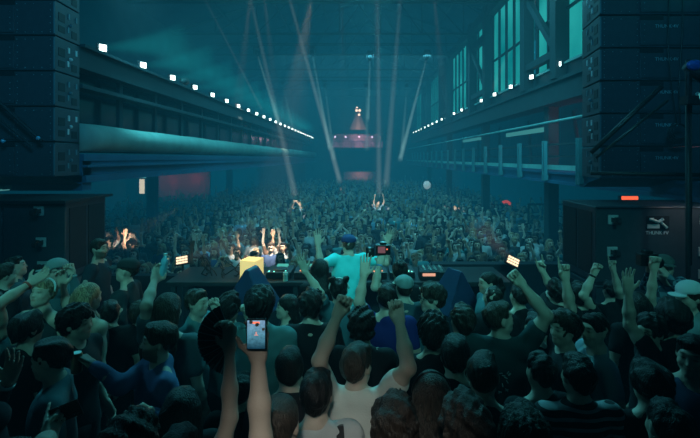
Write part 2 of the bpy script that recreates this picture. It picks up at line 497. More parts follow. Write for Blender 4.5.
    for sx in (-1, 1):
        spot((sx*0.030, 0.09, 1.650), (0.014, 0.03, 0.0065), (0.12, 0.10, 0.10), 1)
        spot((sx*0.032, 0.09, 1.676), (0.020, 0.03, 0.006), hc, 1)
        spot((sx*0.045, 0.07, 1.61), (0.02, 0.03, 0.02), (1.1, 0.85, 0.85), 0.5)
    if beard:
        m = (1/(1 + np.exp((P[:, 2] - 1.597 + np.abs(P[:, 0])*-0.35)*300)))*(P[:, 1] > 0.005)*(P[:, 2] > 1.52)
        tint = tint*(1 - 0.75*m[:, None]) + hc*0.75*m[:, None]
    body = link('person', np_mesh('person', V, Q, [skin_mat('skin_' + skin, SKINS[skin])], tint=np.clip(tint, 0, 2)), None, Vector(base))
    tag(body, label, 'person', group)
    # clothes
    cm = mat('cloth_%02x%02x%02x' % tuple(int(c*255) for c in shirt[0]), shirt[0], rough=0.85, bump=0.1, bscale=120, spec=0.2)
    V2, Q2 = C.mesh(0.012, noise=folds(0.009, px*7 + top), zmin=0.86*s)
    nm = {'long': 'jacket' if len(shirt) > 2 else 'shirt', 'rolled': 'shirt', 'tank': 'tank_top'}.get(sleeve, 't_shirt')
    so = link(nm, np_mesh(nm, V2, Q2, [shirt[3] if len(shirt) > 3 else cm]), body)
    V3, Q3 = T.mesh(0.022)
    link('trousers', np_mesh('trousers', V3, Q3, [mat('trousers_dark', pants, rough=0.85)]), body)
    # hair
    kind, hcol = hair
    hm = hair_mat('hair_' + hcol, HAIRS[hcol]); Hs = SDF()
    amp, fr_ = 0.008, 3.2
    if kind != 'bald':
        thick = {'short': 0, 'curly': 0.018, 'long': 0.006, 'bun': 0.002, 'buns': 0.002, 'pony': 0.0, 'buzz': -0.007, 'mop': 0.012, 'cap': -0.004}.get(kind, 0)
        Hs.ell(HT((0, -0.014, 1.678)), E3(0.083 + thick, 0.100 + thick, 0.089 + thick), RHW, k=0.02)
        Hs.ell(HT((0, -0.058, 1.640)), E3(0.062 + thick, 0.044 + thick, 0.060 + thick), RHW, k=0.03)
        if kind in ('short', 'curly', 'mop'): Hs.ell(HT((0.01, 0.045, 1.735)), E3(0.055, 0.04, 0.024 + thick), RHW, k=0.03)
        if kind == 'curly': amp, fr_ = 0.014, 4.6
        if kind in ('long', 'pony'): amp, fr_ = 0.003, 2.5
        if kind == 'mop': amp, fr_ = 0.015, 3.0
        if kind == 'long':
            for x in (-0.06, -0.02, 0.02, 0.06):
                Hs.cap(HT((x, -0.05, 1.66)), LT((x*1.35, -0.125, 1.44)), 0.045*s, 0.040*s, k=0.03); Hs.cap(LT((x*1.35, -0.125, 1.44)), LT((x*1.3, -0.145, 1.24 + abs(x)*0.5)), 0.040*s, 0.024*s, k=0.03)
        if kind == 'pony':
            Hs.ell(HT((0, -0.12, 1.69)), E3(0.028, 0.03, 0.028), RHW, k=0.01); Hs.cap(HT((0, -0.135, 1.68)), HT((0.0, -0.165, 1.58)), 0.028*s, 0.032*s, k=0.02)
            Hs.cap(HT((0.0, -0.165, 1.58)), HT((0.01, -0.15, 1.44)), 0.032*s, 0.012*s, k=0.02)
        if kind == 'bun': Hs.ell(HT((0, -0.10, 1.735)), E3(0.038, 0.036, 0.036), RHW, k=0.012)
        if kind == 'buns':
            for sx in (-1, 1): Hs.ell(HT((sx*0.065, -0.04, 1.765)), E3(0.034, 0.034, 0.034), RHW, k=0.012)
        Hs.ell(HT((0, 0.105, 1.605)), E3(0.078, 0.088, 0.088), RHW, k=0.015, op=-1)
        if kind not in ('long', 'mop'):
            for sx in (-1, 1): Hs.ell(HT((sx*0.085, 0.02, 1.600)), E3(0.03, 0.045, 0.045), RHW, k=0.01, op=-1)
        Hs.ell(HT((0, -0.02, 1.668)), E3(0.068, 0.086, 0.080), RHW, k=0.005, op=-1) if kind == 'x' else None
        V4, Q4 = Hs.mesh(0.0085, noise=folds(amp, px*3 + top + 1, fr_), zmin=None)
        link('hair', np_mesh('hair', V4, Q4, [hm]), body)
    for ex in extras:
        nmx, m_ = ex[0], ex[1]
        if nmx == 'cap':
            K = SDF(); K.ell(HT((0, -0.012, 1.695)), E3(0.098, 0.112, 0.085), RHW, k=0.02)
            K.cap(HT((0, -0.01, 1.62)), HT((0, -0.01, 1.60)), 0.115*s, k=0.008, op=-1)
            K.ell(HT((0, 0.02, 1.60)), E3(0.16, 0.2, 0.062), RHW, k=0.008, op=-1)
            br = 1 if len(ex) < 3 else ex[2]
            if br: K.ell(HT((0, br*0.115, 1.668)), E3(0.07, 0.075, 0.010), RHW, k=0.01)
            v, q = K.mesh(0.0085, noise=folds(0.002, px)); link('cap', np_mesh('cap', v, q, [m_]), body)
        if nmx == 'band':
            W, dr, r = wrists[ex[2]]
            m4 = Matrix.Translation(Vector(W - base - dr*0.03)) @ Vector(dr).to_track_quat('Z', 'Y').to_matrix().to_4x4()
            g = MB(); bmr = [[m4 @ Vector((math.cos(t*PI/8)*rr, math.sin(t*PI/8)*rr, z)) for t in range(16)] for rr, z in ((r+.004, -.009), (r+.008, -.007), (r+.008, .007), (r+.004, .009), (r-.002, .009), (r-.002, -.009))]
            g.rings(bmr, cap=False).build(ex[3] if len(ex) > 3 else 'wristband', m_, body, smooth=True)
        if nmx == 'headphones' or nmx == 'headband':
            pts = [HT((math.sin(t)*0.094, -0.01, 1.675 + math.cos(t)*0.094)) for t in np.linspace(-1.7, 1.7, 15)]
            MB().tube([Vector(p) for p in pts], 0.008*s, 8).build(nmx, m_, body, smooth=True)
        if nmx == 'glasses':
            g = MB()
            for sx in (-1, 1):
                g.tube([Vector(HT((sx*0.032 + math.cos(t)*0.021, 0.101, 1.65 + math.sin(t)*0.016))) for t in np.linspace(0, 2*PI, 13)], 0.0025*s, 6)
                g.tube([Vector(HT((sx*0.054, 0.10, 1.655))), Vector(HT((sx*0.084, 0.0, 1.655)))], 0.0025*s, 6)
            g.tube([Vector(HT((-0.011, 0.103, 1.652))), Vector(HT((0.011, 0.103, 1.652)))], 0.0025*s, 6)
            g.build('glasses', m_, body)
        if nmx == 'bag_strap':
            for sx in (1, -1):
                g = MB(); pts = [(sx*.105, .135, 1.30), (sx*.115, .10, 1.40), (sx*.12, .04, 1.475), (sx*.12, -.04, 1.49), (sx*.12, -.115, 1.42), (sx*.125, -.15, 1.30), (sx*.13, -.15, 1.12)]
                g.rings([[Vector(LT((x + dx_, y + dy_, z + dz_))) for dx_, dy_, dz_ in ((-.02, 0, 0), (.02, 0, 0), (.02, -.006 if y < -.1 else 0, .008), (-.02, -.006 if y < -.1 else 0, .008))] for x, y, z in pts]).build('bag_strap', m_, body)
        if nmx == 'print':
            g = MB(); rr = random.Random(5)
            for k in range(26):
                x = rr.uniform(-0.09, 0.09); z = 1.27 + rr.uniform(-0.09, 0.07); a = rr.uniform(0, PI)
                y = -0.140*b*math.sqrt(max(0.05, 1 - (x/(0.2*b))**2)) - 0.004
                p = np.array((x, y, z)); q = p + np.array((math.cos(a)*0.022, 0, math.sin(a)*0.022))
                g.tube([Vector(LT(p)), Vector(LT(q))], 0.0035*s, 5)
            g.build('back_print', m_, body)
        if nmx == 'chain':
            MB().tube([Vector(LT((0.062*math.cos(t), 0.0 + 0.072*math.sin(t), 1.478 - 0.03*max(0, math.sin(t))))) for t in np.linspace(0, 2*PI, 25)], 0.0022*s, 6).build('necklace', m_, body)
    PEOPLE.append((label, X, Y))
    return body, palms, wrists

# ------------------------------------------------------------------ camera, world, haze
cam = bpy.data.cameras.new('camera'); co = bpy.data.objects.new('camera', cam); COL.objects.link(co)
co.location = (0, 0, CZ); co.rotation_euler = (PI/2, 0, 0)
cam.sensor_width = 36; cam.lens = 36*F/700; cam.shift_x = -10/700; cam.shift_y = -61/700
cam.clip_start = 0.05; cam.clip_end = 200
SC.camera = co
SC.view_settings.view_transform = 'Standard'; SC.view_settings.look = 'None'
SC.cycles.use_denoising = True
SC.cycles.max_bounces = 5; SC.cycles.diffuse_bounces = 2; SC.cycles.glossy_bounces = 2
SC.cycles.volume_bounces = 0; SC.cycles.transparent_max_bounces = 24
SC.cycles.sample_clamp_indirect = 3; SC.cycles.caustics_reflective = False; SC.cycles.caustics_refractive = False

w = bpy.data.worlds.new('club haze'); SC.world = w; w.use_nodes = True
nt = w.node_tree
nt.nodes['Background'].inputs[0].default_value = (0.0, 0.25, 0.35, 1); nt.nodes['Background'].inputs[1].default_value = 0.0
SIG = 0.026
FOG = (0.001, 0.086, 0.145)  # the hall's teal light, put into the haze as its own glow
pv = nt.nodes.new('ShaderNodeVolumePrincipled')
pv.inputs['Color'].default_value = (0.13, 0.13, 0.13, 1)
pv.inputs['Density'].default_value = SIG
pv.inputs['Anisotropy'].default_value = 0.35
pv.inputs['Emission Color'].default_value = (*FOG, 1)
pv.inputs['Emission Strength'].default_value = SIG
geo = nt.nodes.new('ShaderNodeNewGeometry'); sxyz = nt.nodes.new('ShaderNodeSeparateXYZ'); nt.links.new(geo.outputs['Position'], sxyz.inputs[0])
hz = nt.nodes.new('ShaderNodeMapRange'); hz.interpolation_type = 'SMOOTHSTEP'      # thin over the stage, thick in the hall
for i_, v_ in ((1, 1.0), (2, 13.0), (3, SIG*.14), (4, SIG*1.32)): hz.inputs[i_].default_value = v_
nt.links.new(sxyz.outputs[1], hz.inputs[0]); nt.links.new(hz.outputs[0], pv.inputs['Density']); nt.links.new(hz.outputs[0], pv.inputs['Emission Strength'])
w.cycles.volume_step_size = 2.0; SC.cycles.volume_step_rate = 1.0; SC.cycles.volume_max_steps = 64
nt.links.new(pv.outputs[0], nt.nodes['World Output'].inputs['Volume'])

# ------------------------------------------------------------------ materials of the place
M_black = mat('painted_black', (0.018, 0.022, 0.028), 0.55, noise=0.3, nscale=6)
M_cab = mat('speaker_paint', (0.045, 0.062, 0.080), 0.5, noise=0.25, nscale=9, bump=0.15, bscale=160)
M_cabd = mat('speaker_dark_panel', (0.008, 0.011, 0.016), 0.6)
M_edge = mat('pale_edge_strip', (0.10, 0.20, 0.24), 0.45)
M_metal = mat('steel_dark', (0.06, 0.08, 0.09), 0.45, metal=0.6)
M_zinc = mat('zinc_plate', (0.62, 0.72, 0.72), 0.45, metal=0.2)
M_lets = mat('stencil_lettering', (0.30, 0.50, 0.54), 0.6)
M_steel = mat('hall_steelwork', (0.022, 0.048, 0.058), 0.7, noise=0.3, nscale=3)
M_blue = mat('slab_blue_paint', (0.02, 0.12, 0.22), 0.6, noise=0.25, nscale=2)
M_wall = mat('hall_wall', (0.05, 0.08, 0.09), 0.9, noise=0.4, nscale=1.5)
M_conc = mat('hall_concrete', (0.04, 0.05, 0.055), 0.85, noise=0.4, nscale=2)
M_roof = mat('roof_boards', (0.04, 0.08, 0.10), 0.9, noise=0.35, nscale=1.2)
M_fabric = mat('duct_fabric', (0.22, 0.40, 0.36), 0.9, noise=0.3, nscale=3, bump=0.2, bscale=8)
M_pale = mat('pale_metal_sheet', (0.25, 0.55, 0.52), 0.5, noise=0.3, nscale=4)
M_lamp = emis('led_white', (0.80, 1.0, 0.95), 6.0)
M_tealtube = emis('teal_tube', (0.08, 0.35, 0.36), 0.9)

# ------------------------------------------------------------------ hall shell
YB = 44.7; XL, XR = -4.8, 5.3
struct('floor', MB().box((-14, -3, -0.2), (11.5, YB + 4, 0)), M_conc)
struct('floor_stage', MB().box((-9, -3, 0.95), (8, 7.3, STAGE)), M_black)
struct('trim_stage_front', MB().box((-9, 7.2, 0.002), (8, 7.3, 0.95)), M_black)
struct('wall_left', MB().box((-14, -3, 0), (-13.8, YB + 4, 6.2)), M_wall)
struct('wall_right', MB().box((11.3, -3, 0), (11.5, YB + 4, 6.2)), M_wall)
struct('wall_rear', MB().box((-14, -3.2, 0), (11.5, -3, 14)), M_wall)
# back wall with a gallery opening and a doorway cut out of it
bw = MB()
for x0, x1, z0, z1 in [(-14, -1.75, 0, 2.55), (1.75, 11.5, 0, 2.55), (-14, 11.5, 2.55, 5.05), (-14, -2.95, 5.05, 6.65), (2.5, 11.5, 5.05, 6.65), (-14, 11.5, 6.65, 14)]:
    bw.box((x0, YB, z0), (x1, YB + 0.3, z1))
struct('wall_back', bw, M_wall)
bb = MB()
for x0, x1, z0, z1, y in [(-2.95, 2.5, 5.05, 6.65, 2.2), (-1.75, 1.75, 0, 2.55, 2.6)]:
    bb.box((x0 - .1, YB + y, z0 - .1), (x1 + .1, YB + y + .1, z1 + .1))
    bb.box((x0 - .1, YB + .3, z1), (x1 + .1, YB + y, z1 + .1)); bb.box((x0 - .1, YB + .3, z0 - .1), (x1 + .1, YB + y, z0))
struct('wall_gallery', bb, mat('pink_plaster', (0.45, 0.33, 0.36), 0.8, noise=0.3, nscale=3))
struct('trim_gallery_beam', MB().box((-5.2, YB - 0.5, 6.55), (6.0, YB, 6.95)), M_steel)
struct('trim_gallery_deck', MB().box((-3.3, YB - 0.9, 4.85), (3.0, YB, 5.08)), M_black)
g = MB(); g.box((-3.3, YB - .9, 5.7), (3.0, YB - .86, 5.76)); g.box((-3.3, YB - .9, 5.4), (3.0, YB - .86, 5.43))
for k in range(22): g.box((-3.3 + k*0.298, YB - .9, 5.08), (-3.26 + k*0.298, YB - .86, 5.7))
tag(g.build('gallery_railing', mat('railing_pink', (0.3, 0.2, 0.22), 0.5)), 'low railing along the front of the small pink gallery on the end wall', 'railing')
# left: upper wall, girder, duct, slab
struct('wall_left_upper', MB().box((-9.2, -3, 6.2), (-9.0, YB, 10.2)), M_wall)
struct('ceiling_left_aisle', MB().box((-14, -3, 6.2), (-9.0, YB, 6.35)), M_wall)
struct('trim_left_girder', MB().box((-5.1, 7.18, 5.55), (XL, YB, 5.92)).box((-5.1, 7.18, 5.90), (-4.7, YB, 5.95)).box((-5.1, 7.18, 5.2), (-4.74, YB, 5.27)), M_steel)
g = MB()
for k in range(25): g.box((-5.06, 7.2 + k*1.5, 4.6), (-4.98, 7.32 + k*1.5, 5.6))
struct('trim_left_mullions', g, M_steel)
struct('wall_left_glazing', MB().box((-5.3, 7.2, 4.1), (-5.25, YB, 5.6)), mat('dark_glass', (0.01, 0.03, 0.04), 0.15, spec=0.6))
g = MB(); n = 90
pts = [(-4.85, 7.2 + k*(YB - 7.3)/n, 4.355 + 0.004*math.sin(k*.7)) for k in range(n + 1)]
g.tube(pts, [0.245 + 0.006*math.sin(k*1.1) for k in range(n + 1)], 18)
tag(g.build('fabric_duct', M_fabric, smooth=True), 'long pale teal fabric roll lying along the left balcony edge', 'duct')
struct('floor_left_balcony', MB().box((-13.8, 7.2, 3.68), (-4.75, YB, 3.95)).box((-13.8, 7.18, 3.44), (-4.75, 7.42, 3.95)), M_blue)
struct('trim_left_balcony', MB().box((-4.9, 7.18, 3.58), (-4.68, YB, 3.70)).box((-4.95, 7.18, 3.95), (-4.72, YB, 4.07)).box((-4.76, 7.18, 3.84), (-4.66, YB, 3.88)), M_blue)
for k, (x, y) in enumerate([(-8.2, 16.6), (-8.2, 26.4), (-8.2, 35)]):
    struct('trim_left_column', MB().box((x - .16, y - .16, 0), (x + .16, y - .12, 3.68)).box((x - .16, y + .12, 0), (x + .16, y + .16, 3.68)).box((x - .03, y - .12, 0), (x + .03, y + .12, 3.68)), M_blue)
# right: slab, balcony posts, upper floor, girder, windows, columns
struct('floor_right_balcony', MB().box((XR - .3, 6.0, 3.37), (11.3, YB, 3.64)), M_blue)
struct('trim_right_balcony', MB().box((XR - .36, 6.0, 3.35), (XR - .22, YB, 3.42)).box((XR - .36, 6.0, 3.60), (XR - .24, YB, 3.65)), M_blue)
struct('trim_right_kerb', MB().box((XR - .33, 7.4, 3.70), (XR - .28, YB, 3.82)), M_pale)
g = MB()
g.box((XR - .33, 7.4, 4.02), (XR - .30, YB, 4.06)); g.box((XR - .33, 7.4, 4.32), (XR - .28, YB, 4.37))
rl = g.build('balcony_rail', M_steel); tag(rl, 'pair of thin steel rails running along the right balcony edge', 'railing')
for k in range(18):
    y = 9.3 + 1.75*k
    p = MB(); x = XR - .40
    p.box((x, y, 3.40), (x + .03, y + .14, 4.45)); p.box((x - .06, y, 3.40), (x, y + .03, 4.45)); p.box((x - .06, y + .11, 3.40), (x, y + .14, 4.45)); p.box((x - .05, y - .03, 3.42), (x + .04, y + .17, 3.56))
    o = p.build('balcony_post', mat('post_teal_paint', (0.06, 0.22, 0.25), 0.5))
    tag(o, 'upright teal steel post bolted to the right balcony edge, one of an even row', 'post', 'steel posts along the right balcony edge')
struct('trim_right_girder', MB().box((5.35, 5, 5.62), (5.9, YB, 6.05)).box((5.25, 5, 6.05), (5.9, YB, 6.14)).box((5.25, 5, 5.5), (5.9, YB, 5.6)), M_steel)
struct('wall_right_sill', MB().box((5.5, 5, 6.0), (5.7, YB, 6.55)), M_steel)
struct('trim_right_window_ledge', MB().box((5.42, 5, 6.50), (5.7, YB, 6.56)), M_pale)
struct('wall_right_upper_floor', MB().box((8.6, 5, 3.66), (8.7, YB, 6.2)), M_wall)
struct('trim_right_pipe', MB().tube([(5.2, 6, 4.98), (5.2, YB, 4.98)], 0.035, 8), M_pale)
for k, (y0, y1, z) in enumerate([(8.2, 11.0, 5.1), (15.0, 19.0, 4.95), (22, 27, 5.0)]):
    struct('trim_right_light_%d' % (k+1), MB().box((6.6, y0, z), (6.7, y1, z + .16)), emis('strip_teal', (0.10, 0.5, 0.48), 0.55))
g = MB()
for k in range(10):
    y = 8.5 + k*3.6; g.tube([(6.4, y, 3.7), (6.9, y + 1.5, 5.5)], 0.06, 6)
struct('trim_right_braces', g, M_steel)
# clerestory windows in bays between laced columns
M_wing = bpy.data.materials.new('window_glow'); M_wing.use_nodes = True
nt = M_wing.node_tree; nt.nodes.remove(nt.nodes['Principled BSDF'])
e = nt.nodes.new('ShaderNodeEmission'); tcn = nt.nodes.new('ShaderNodeTexCoord'); nz = nt.nodes.new('ShaderNodeTexNoise'); nz.inputs['Scale'].default_value = 0.55
crp = nt.nodes.new('ShaderNodeValToRGB'); crp.color_ramp.elements[0].position = 0.3; crp.color_ramp.elements[0].color = (0.0, 0.15, 0.155, 1); crp.color_ramp.elements[1].position = 0.7; crp.color_ramp.elements[1].color = (0.02, 0.34, 0.32, 1)
nt.links.new(tcn.outputs['Object'], nz.inputs['Vector']); nt.links.new(nz.outputs['Fac'], crp.inputs[0]); nt.links.new(crp.outputs[0], e.inputs[0]); e.inputs[1].default_value = 1.35
nt.links.new(e.outputs[0], nt.nodes['Material Output'].inputs['Surface'])
bays = [(5.0, 11.3), (13.6, 17.6), (20.2, 25.3), (27.9, 33), (35.5, 41)]
cols = [(11.35, 13.5), (17.7, 20.1), (25.4, 27.8), (33.1, 35.4)]
def window(n, y0, y1):
    wp = struct('window_%d' % n, MB().box((5.62, y0, 6.55), (5.64, y1, 10.0)), M_wing)
    f = MB(); k = max(2, round((y1 - y0)/0.85))
    for i in range(k + 1):
        y = y0 + (y1 - y0)*i/k; f.box((5.54, y - .035, 6.55), (5.62, y + .035, 10.0))
    for z in (6.55, 8.0, 9.94): f.box((5.54, y0, z), (5.62, y1, z + .06))
    f.build('window_frame', M_steel, wp)
for i, (a, b) in enumerate(bays): window(i + 1, a, b)
for i, (a, b) in enumerate(cols): window(i + 6, a + .3, b - .3)
for i, (a, b) in enumerate(cols):
    g = MB()
    for y in (a, b): g.box((5.2, y - .17, 6.14), (5.5, y + .17, 10.4))
    g.box((5.25, a, 6.75), (5.45, b, 6.95)); g.box((5.25, a, 9.0), (5.45, b, 9.3))
    M = Matrix.Translation((5.35, (a + b)/2, 7.98)) @ Matrix.Rotation(math.atan2(2.3, (b - a)), 4, 'X')
    L = math.hypot(2.3, b - a)/2; g.box((-.07, -L, -.09), (.07, L, .09), M)
    struct('trim_right_laced_column_%d' % (i + 1), g, M_steel)
for k, y in enumerate([9.0, 12.4, 18.9, 26.6, 34.2]):
    struct('trim_right_lower_column', MB().box((5.5, y - .15, 0 if y > 9.5 else 3.66), (5.8, y + .15, 5.5)), M_steel)
# roof
rf = MB(); zr = 13.2; ze = 10.1; xc = 0.25
for (xa, xb) in ((-9.1, xc), (xc, 9.1)):
    za, zb = (ze, zr) if xa < -1 else (zr, ze)
    rf.hull([(xa, -3, za), (xb, -3, zb), (xb, YB + .3, zb), (xa, YB + .3, za), (xa, -3, za + .2), (xb, -3, zb + .2), (xb, YB + .3, zb + .2), (xa, YB + .3, za + .2)],
            [(0,3,2,1),(4,5,6,7),(0,1,5,4),(1,2,6,5),(2,3,7,6),(3,0,4,7)])
struct('ceiling', rf, M_roof)
struct('ceiling_right_aisle', MB().box((5.9, -3, 6.2), (11.4, YB, 6.35)), M_wall)
g = MB(); g.box((5.3, 4, 9.95), (5.8, YB, 10.35))
struct('trim_right_eaves', g, M_steel)
g = MB()
for k in range(10):
    y = 8.0 + k*4.1
    g.tube([(-9, y, 10.0), (9, y, 10.0)], 0.06, 6); g.tube([(-9, y, 10.1), (xc, y, 13.1)], 0.07, 6); g.tube([(xc, y, 13.1), (9, y, 10.1)], 0.07, 6)
    for i in range(8):
        x = -7 + i*2; zt = 10.1 + 3*(1 - abs(x - xc)/9.1); g.tube([(x, y, 10), (x, y, zt)], 0.035, 5)
        x2 = x + 2 if x < 0 else x - 2; g.tube([(x, y, 10), (x2, y, 10.1 + 3*(1 - abs(x2 - xc)/9.1))], 0.03, 5)
struct('trim_roof_trusses', g, M_steel)
g = MB()
for x in (-6.5, -4.2, -2, 2.4, 4.6, 6.8):
    z = 10.0 + 3*(1 - abs(x - xc)/9.1); g.box((x - .05, -3, z - .02), (x + .05, YB, z + .1))
struct('trim_roof_purlins', g, M_steel)

# red bar room under the left balcony and things hung under the slabs
struct('wall_left_red_bar', MB().box((-13.8, 26.3, 0), (-9.4, 26.5, 3.68)), mat('bar_wall', (0.45, 0.10, 0.13), 0.8, noise=0.3, nscale=1))
struct('wall_left_far', MB().box((-9.6, 40, 0), (-5.2, 40.2, 3.68)), M_wall)
t = empty('kiosk', (-12.9, 24.5, 0)); tag(t, 'small lit kiosk with bright menu screens under the left balcony', 'kiosk')
MB().box((-0.9, -.4, 0), (0.9, .4, 1.1)).box((-0.9, .3, 1.1), (0.9, .4, 3.2)).box((-1.0, -.5, 2.95), (1.0, .4, 3.1)).build('counter', M_black, t)
MB().box((-0.2, .24, 3.12), (0.55, .3, 3.45)).box((-0.1, .24, 1.9), (0.18, .3, 2.75)).build('menu_screen', emis('screen_warm', (1, 0.85, 0.6), 1.1), t)
MB().box((-0.5, -.52, 2.86), (1.0, -.45, 2.95)).build('awning_light', emis('awning_teal', (0.15, 0.6, 0.6), 0.7), t)
MB().box((0.55, .24, 1.9), (0.7, .3, 2.05)).box((0.8, .24, 1.9), (0.88, .3, 2.1)).build('red_indicator', emis('red_led', (1, 0.12, 0.05), 1.2), t)
for (xa, xb, y, z, lb) in [(-6.6, -5.0, 7.6, 3.60, 'teal fluorescent batten under the left balcony beside the hanging speaker array'), (-7.3, -5.85, 6.9, 3.48, 'teal fluorescent batten under the left balcony above the speaker stack')]:
    t = empty('batten_light', (0, 0, 0)); tag(t, lb, 'light')
    MB().box((xa, y, z), (xb, y + .16, z + .07)).build('housing', M_pale, t); MB().box((xa + .03, y - .012, z + .005), (xb - .03, y + .15, z - .02)).build('tube', emis('batten_teal', (0.10, 0.36, 0.36), 0.6), t)
t = empty('emergency_light', (0, 0, 0)); tag(t, 'glowing orange-red bar light under the right balcony above the speaker stack', 'light')
MB().box((5.50, 8.85, 3.10), (5.86, 8.95, 3.20)).build('housing', M_black, t); MB().box((5.51, 8.83, 3.105), (5.85, 8.85, 3.195)).build('diffuser', emis('red_bar', (1, 0.13, 0.05), 1.3), t)

# ------------------------------------------------------------------ light rows on both ledges
def ledge_lamp(side, x, y, z):
    t = empty('floodlight', (x, y, z), -.7 if side < 0 else PI + .7)
    MB().box((-.10, -.09, 0), (.0, .09, .17)).box((-.06, -.11, -.02), (-.02, .11, 0.0)).build('housing', M_black, t, bevel=.006)
    a, b_, c, d = (.0, -.075, .015), (.0, .075, .015), (.0, .075, .155), (.0, -.075, .155)
    MB().box((.0, -.06, .025), (.012, .06, .145)).build('lens', M_lamp, t)
    return t
def lamp_label(side, k, n): 
    nth = ['first', 'second', 'third', 'fourth', 'fifth', 'sixth', 'seventh', 'eighth', 'ninth', 'tenth', 'eleventh', 'twelfth'][k] if k < 12 else None
    if nth: return 'square white floodlight on the %s ledge, %s from the hanging speaker array' % (side, nth)
    return 'tiny far floodlight near the end wall on the %s ledge' % side
for k in range(25):
    t = ledge_lamp(-1, -4.80, 7.84 + 1.46*k, 5.97)
    tag(t, lamp_label('left', k, 25), 'floodlight', 'floodlights along the left ledge')
    if k < 16:
        haze_beam(t, Matrix.Translation((.01, 0, .085)) @ Matrix.Rotation(.75, 4, 'Z') @ Matrix.Rotation(PI/2 - .08, 4, 'Y'), 0, 1.5, .06, .36, 'glow_teal', (0.01, .5, .5), .30, 5, .17)
for k in range(18):
    t = ledge_lamp(1, 5.3, 11.2 + 1.78*k, 6.42)
    tag(t, lamp_label('right', k, 18), 'floodlight', 'floodlights along the right ledge')
t = empty('ledge_spotlight', (-4.86, 11.6, 5.96)); tag(t, 'dark round theatre lamp standing on the left ledge between floodlights', 'lamp')
MB().tube([(-.02, -.12, .16), (-.02, .16, .18)], [.07, .11], 12).build('lamp_body', M_black, t, smooth=True); MB().box((-.04, -.02, 0), (0.0, .02, .1)).build('yoke', M_black, t)

# ------------------------------------------------------------------ moving heads on the roof rig with their beams
def rig_lamp(loc, tgt, r0, r1, col, s, label, length=1.0, power=0, lightcol=None, ang=6):
    loc = Vector(loc); tgt = Vector(tgt); d = (tgt - loc).normalized()
    t = empty('moving_light', loc); tag(t, label, 'stage light', 'moving lights hung under the roof')
    q = d.to_track_quat('Z', 'Y').to_matrix().to_4x4()
    MB().box((-.16, -.12, .22), (.16, .12, .36)).box((-.19, -.04, -.05), (-.15, .04, .24)).box((.15, -.04, -.05), (.19, .04, .24)).build('yoke', M_black, t, bevel=.01)
    n = 14
    ring = lambda z, r: [q @ Vector((r*math.cos(a*2*PI/n), r*math.sin(a*2*PI/n), z)) for a in range(n)]
    MB().rings([ring(-.16, .07), ring(-.12, .12), ring(.1, .13), ring(.17, .10)]).build('lamp_head', M_black, t, smooth=True)
    MB().rings([ring(.17, .085), ring(.18, .085)]).build('lens', emis('lens_cool', (0.5, 0.8, 0.8), .35), t)
    L = (tgt - loc).length*length
    haze_beam(t, q, .2, L, r0, r1, 'beam_' + label[-30:].replace(' ', '_') + str(s), col, s*(6.5 if col == cool else 2.8), 3, .02)
    if power:
        sp = bpy.data.lights.new('beam_light', 'SPOT'); sp.energy = power; sp.color = lightcol or (1, .9, .75); sp.spot_size = math.radians(ang); sp.spot_blend = 0.5; sp.shadow_soft_size = 0.05
        so = bpy.data.objects.new('beam_light', sp); COL.objects.link(so); so.location = loc + d*.25; so.rotation_euler = (-d).to_track_quat('Z', 'Y').to_euler()
cool = (0.55, 1.05, 1.0); pal = (0.45, 0.55, 0.52)
def P(px, py, Y): return at(px, py, Y)
rig = [ # lamp pixel+Y, aim pixel+Y, r0, r1, strength, label, power
 ((257, 53, 22), (290, 160, 33), .05, .26, .055, 'roof lamp in the middle row, leftmost, with thin pale beam', 0),
 ((312, 53, 22), (330, 150, 34), .05, .20, .040, 'roof lamp in the middle row, second from left, with thin beam', 0),
 ((370, 58, 22), (368, 120, 34), .05, .16, .030, 'roof lamp in the middle row, third from left, with faint beam', 0),
 ((427, 57, 22), (400, 160, 33), .05, .22, .060, 'roof lamp in the middle row, rightmost, with slanting beam', 0),
 ((282, 82, 31), (298, 150, 36), .05, .20, .035, 'roof lamp in the far row, leftmost, with short beam', 0),
 ((325, 85, 31), (334, 160, 36), .05, .24, .040, 'roof lamp in the far row, second from left, with short beam', 0),
 ((366, 85, 31), (367, 150, 36), .05, .22, .040, 'roof lamp in the far row, third from left, with short beam', 0),
 ((407, 85, 31), (402, 150, 36), .05, .22, .035, 'roof lamp in the far row, rightmost, with short beam', 0),
 ((244, -30, 13), (296, 200, 26), .05, .25, .085, 'near roof lamp with a broad beam, second from the left array', 1),
 ((283, -25, 13), (340, 182, 30), .06, .22, .115, 'near roof lamp with a bright thin beam slanting left of centre', 0),
 ((378, -25, 13), (379, 196, 26), .05, .22, .075, 'near roof lamp with a straight beam right of centre', 1),
 ((402, -25, 13), (386, 186, 30), .07, .28, .055, 'near roof lamp with a wide faint beam right of centre', 0),
 ((195, -20, 13), (262, 110, 22), .035, .08, .06, 'near roof lamp closest to the left array with thin beam', 0),
 ((545, -20, 13), (492, 95, 18), .07, .20, .05, 'near roof lamp in front of the right windows with pinkish beam', 0)]
for (a, t_, r0, r1, s_, lb, pw) in rig:
    rig_lamp(P(*a), P(*t_), r0, r1, (0.55, 0.40, 0.35) if 'pinkish' in lb else (pal if 'near' in lb else cool), s_, lb)
g = MB()
for y in (13, 22, 31):
    for dx in (-.15, .15): g.tube([(-7.5, y + dx, 9.95), (7.5, y + dx, 9.95)], .03, 6)
    for k in range(30): g.tube([(-7.5 + k*.5, y - .15, 9.95), (-7.25 + k*.5, y + .15, 9.95)], .015, 4)
struct('trim_light_bars', g, M_steel)

